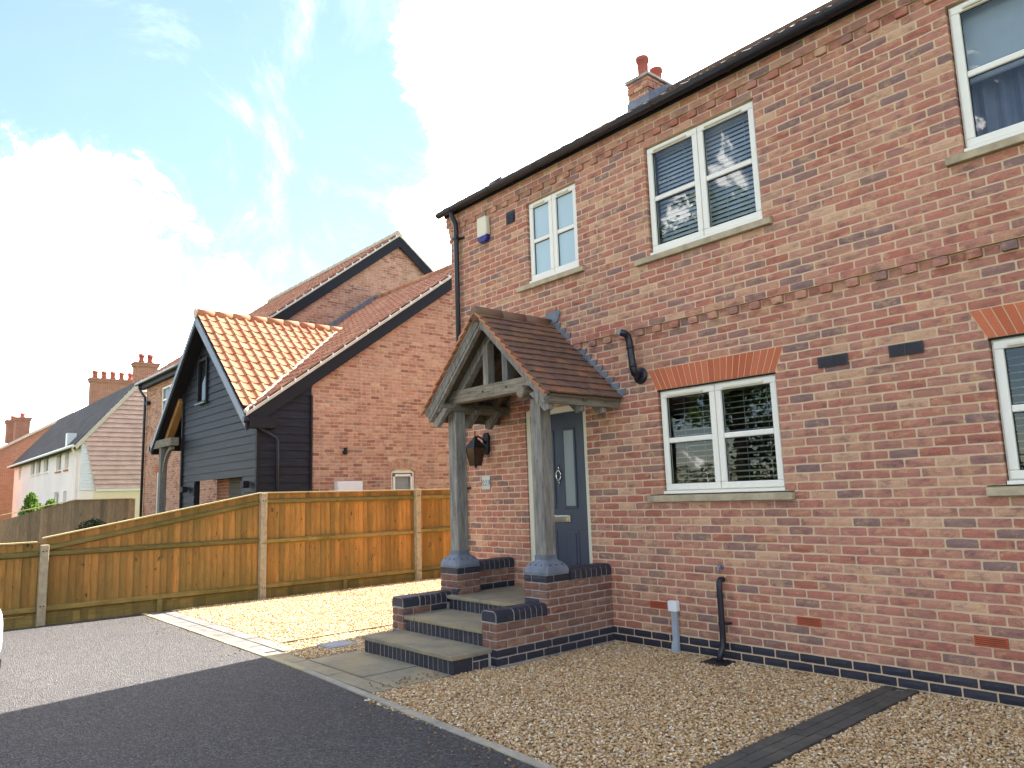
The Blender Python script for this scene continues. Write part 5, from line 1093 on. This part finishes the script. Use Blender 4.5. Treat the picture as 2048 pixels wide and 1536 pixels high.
# ------------------------------------------------------------ orange brick house
bh = thing('orange_brick_house','orange brick gabled house with two stacks at the end of the street','house',(-62,5,-.3))
BX = -58.0; bs=.614; PYb,PZb = 5.33,8.5
MB().prism([(BX,-2.2,-.3),(BX,12.8,-.3),(BX,12.8,PZb-bs*7.5),(BX,PYb,PZb-.1),(BX,-2.2,PZb-bs*7.53)],(-9,0,0)).build('wall','far_brick',bh)
brf = MB().prism([(BX+.15,-2.6,PZb-bs*7.93),(BX+.15,PYb,PZb),(BX+.15,13.2,PZb-bs*7.93),(BX+.15,13.2,PZb-bs*7.93-.15),(BX+.15,PYb,PZb-.2),(BX+.15,-2.6,PZb-bs*7.93-.15)],(-9.3,0,0)).build('roof','roof_tile_many',bh)
MB().prism([(BX+.16,-2.6,PZb-bs*7.93+.02),(BX+.16,PYb,PZb+.03),(BX+.16,PYb,PZb-.18),(BX+.16,-2.6,PZb-bs*7.93-.16)],(.04,0,0)).build('verge','verge_mortar',brf)
chimney('chimney',brf,-60.3,-59.4,2.0,2.9,6.5,8.15,[(-59.85,2.45)],ph=.35); chimney('chimney',brf,-63.0,-62.1,1.8,2.7,6.5,8.2,[(-62.6,2.2)],ph=.35)
wg = MB().box(BX-.02,BX+.05,-.3,.6,2.4,4.0).build('window','black_paint',bh); MB().box(BX+.05,BX+.06,-.22,.52,2.5,3.9).build('pane','glass',wg); MB().box(BX+.0,BX+.15,-.35,.65,2.28,2.39).build('sill','stone_sill',wg)
lw = MB().prism([(-53,-4.2,-.3),(-53,-2.2,-.3),(-53,-2.2,5.6),(-53,-4.2,4.4)],(-8,0,0)).build('front_wing','far_brick',bh)
for k in range(6): MB().beam((-52.8,-4.5+k*.42,4.35+k*.26),(-61,-4.5+k*.42,4.35+k*.26),.45,.05,up=(0,-.55,1)).build('roof_course','verge_mortar',lw)

# ------------------------------------------------------------ white car at the drive edge
car = thing('parked_car','white hatchback parked at the edge of the drive, nose to the house','car',(-3.85,-7.0,-.155))
cx=-3.82; sec=[]   # (y, half width, z bottom, z shoulder, z top, half width at the top)
for (yy,hw,zb,zs,zt,ht) in ((-5.0,.50,.22,.52,.60,.40),(-5.03,.66,.20,.58,.68,.55),(-5.12,.80,.17,.62,.76,.66),(-5.35,.87,.16,.68,.84,.72),(-5.75,.885,.16,.74,.92,.74),(-6.1,.89,.16,.78,.96,.74),(-6.35,.89,.16,.80,1.02,.70),(-6.9,.89,.16,.82,1.38,.58),(-7.4,.89,.16,.84,1.47,.57),(-8.1,.89,.16,.86,1.46,.56),(-8.6,.88,.18,.88,1.34,.55),(-8.9,.86,.22,.86,.98,.62),(-9.0,.78,.30,.80,.86,.60)):
    z=-.155; sec.append([(cx-hw*.93,yy,z+zb),(cx-hw,yy,z+(zb+zs)/2),(cx-hw*.98,yy,z+zs),(cx-ht,yy,z+zt-.03),(cx-ht*.8,yy,z+zt),(cx+ht*.8,yy,z+zt),(cx+ht,yy,z+zt-.03),(cx+hw*.98,yy,z+zs),(cx+hw,yy,z+(zb+zs)/2),(cx+hw*.93,yy,z+zb)])
V=[p for s in sec for p in s]; F=[]; n=10
for i in range(len(sec)-1):
    for t in range(n): F.append((i*n+t,i*n+(t+1)%n,(i+1)*n+(t+1)%n,(i+1)*n+t))
F += [tuple(range(n)),tuple(range((len(sec)-1)*n,len(sec)*n))[::-1]]
b_ = MB().add(V,F).build('body','car_paint',car,smooth=True); md = b_.modifiers.new('sub','SUBSURF'); md.levels=2; md.render_levels=2
for s in (-1,1):
    for yy in (-5.85,-8.25):
        wl2 = MB().lathe([(.20,-.1),(.31,-.1),(.325,-.07),(.325,.07),(.31,.1),(.20,.1)],(cx+s*.80,yy,.165),20,(1,0,0)).build('wheel','rubber',car,smooth=True); MB().lathe([(.20,-.09),(.19,.0),(.05,.02),(.05,-.09)],(cx+s*.82,yy,.165),16,(s,0,0)).build('rim','galvanised',wl2)
    MB().prism([(cx+s*.58,-6.62,1.17),(cx+s*.795,-6.45,.73),(cx+s*.80,-8.3,.77),(cx+s*.60,-8.2,1.20)],(s*.03,0,0)).build('side_window','black_plastic',car)
    MB().lathe([(.02,-.02),(.08,0),(.06,.012),(.0,.016)],(cx+s*.68,-5.10,.44),14,(s*.55,1,.35)).build('headlight','lamp_glass',car,smooth=True)
MB().box(cx-.62,cx+.62,-5.12,-5.02,-.02,.09).build('bumper_grille','black_plastic',car,bevel=.02); MB().prism([(cx-.60,-6.42,.86),(cx+.60,-6.42,.86),(cx+.50,-6.86,1.20),(cx-.50,-6.86,1.20)],(0,.01,.02)).build('windscreen','black_plastic',car)
# ------------------------------------------------------------ trees across the road (they show in the window panes)
def tree(name,label,x,y,h,rad,seed,n=9000):
    rg = random.Random(seed); t = thing(name,label,'tree',(x,y,-.3)); tr=MB(); th=h*.45
    tr.tube([(x,y,-.3),(x+.1,y,th*.5),(x-.1,y+.1,th),(x,y,h*.8)],[.32,.26,.18,.06],10); mb=MB(); cl=[]
    for k in range(16):
        a=rg.uniform(0,6.28); zz=rg.uniform(.22,.92)*h; rr=rad*(1-abs(zz/h-.5)*.9)*rg.uniform(.45,.95); p=(x+rr*math.cos(a),y+rr*math.sin(a),zz); cl.append(p)
        tr.tube([(x,y,max(zz*.6,h*.2)),((x+p[0])/2,(y+p[1])/2,zz*.85),p],[.10,.07,.03],6)
    cl.append((x,y,h*.92))
    for p in cl:
        r=rg.uniform(.8,1.5)*rad*.36; leaves(mb,p,r,r,r*.8,n//len(cl),.16,rg,.3)
    leafmesh(mb,'crown','leaf',t); tr.build('trunk','bark',t,smooth=True)
tree('roadside_tree','broad leafy tree across the road opposite the porch',-12.5,-22,13.5,4.6,1); tree('roadside_tree','tall slim leafy tree across the road',-18.5,-25,15,4.2,2); tree('roadside_tree','smaller leafy tree across the road opposite the fence',-7.5,-23.5,10.0,3.2,3)
hd = thing('garden_hedge','long leafy hedge across the road under the trees','hedge',(-6,-21.6,-.3)); hm = MB(); rg = random.Random(77)
for k in range(34): leaves(hm,(-26+k*1.2,-21.7+rg.uniform(-.15,.15),1.0+rg.uniform(-.1,.25)),.95,.55,1.3,420,.12,rg,.45)
leafmesh(hm,'foliage','leaf',hd); h2 = MB()
for k in range(34): h2.tube([(-26+k*1.2,-21.7,-.3),(-26+k*1.2+.1,-21.7,1.6)],[.05,.03],5)
h2.build('stem','bark',hd)
# loose stones kicked out of the gravel
sp_ = MB(); rg = random.Random(91)
for k in range(230):
    x = rg.uniform(-.3,4.6); y = kerb_y(x)-.06-abs(rg.gauss(0,.16)); z = -.150
    if k > 120: x = rg.uniform(-1.1,-.38); y = rg.uniform(-2.75,-2.1); z = -.144; x = -.40-abs(rg.gauss(0,.12))
    if k > 175: x = rg.uniform(-6.6,-2.6); y = -2.86-abs(rg.gauss(0,.22)); z = -.150
    r = rg.uniform(.005,.011); a = rg.uniform(0,6.28); V = [(math.cos(a+t*math.pi/3)*r*1.3, math.sin(a+t*math.pi/3)*r, 0) for t in range(6)]
    sp_.add([(x+v[0],y+v[1],z) for v in V]+[(x+v[0]*.6,y+v[1]*.6,z+r*.9) for v in V],[tuple(range(6))[::-1],tuple(range(6,12))]+[(t,(t+1)%6,6+(t+1)%6,6+t) for t in range(6)])
so_ = sp_.build('stray_pebbles','gravel_bed',kind='stuff'); so_['label']='loose stones scattered along the drive kerb'; so_['category']='gravel'
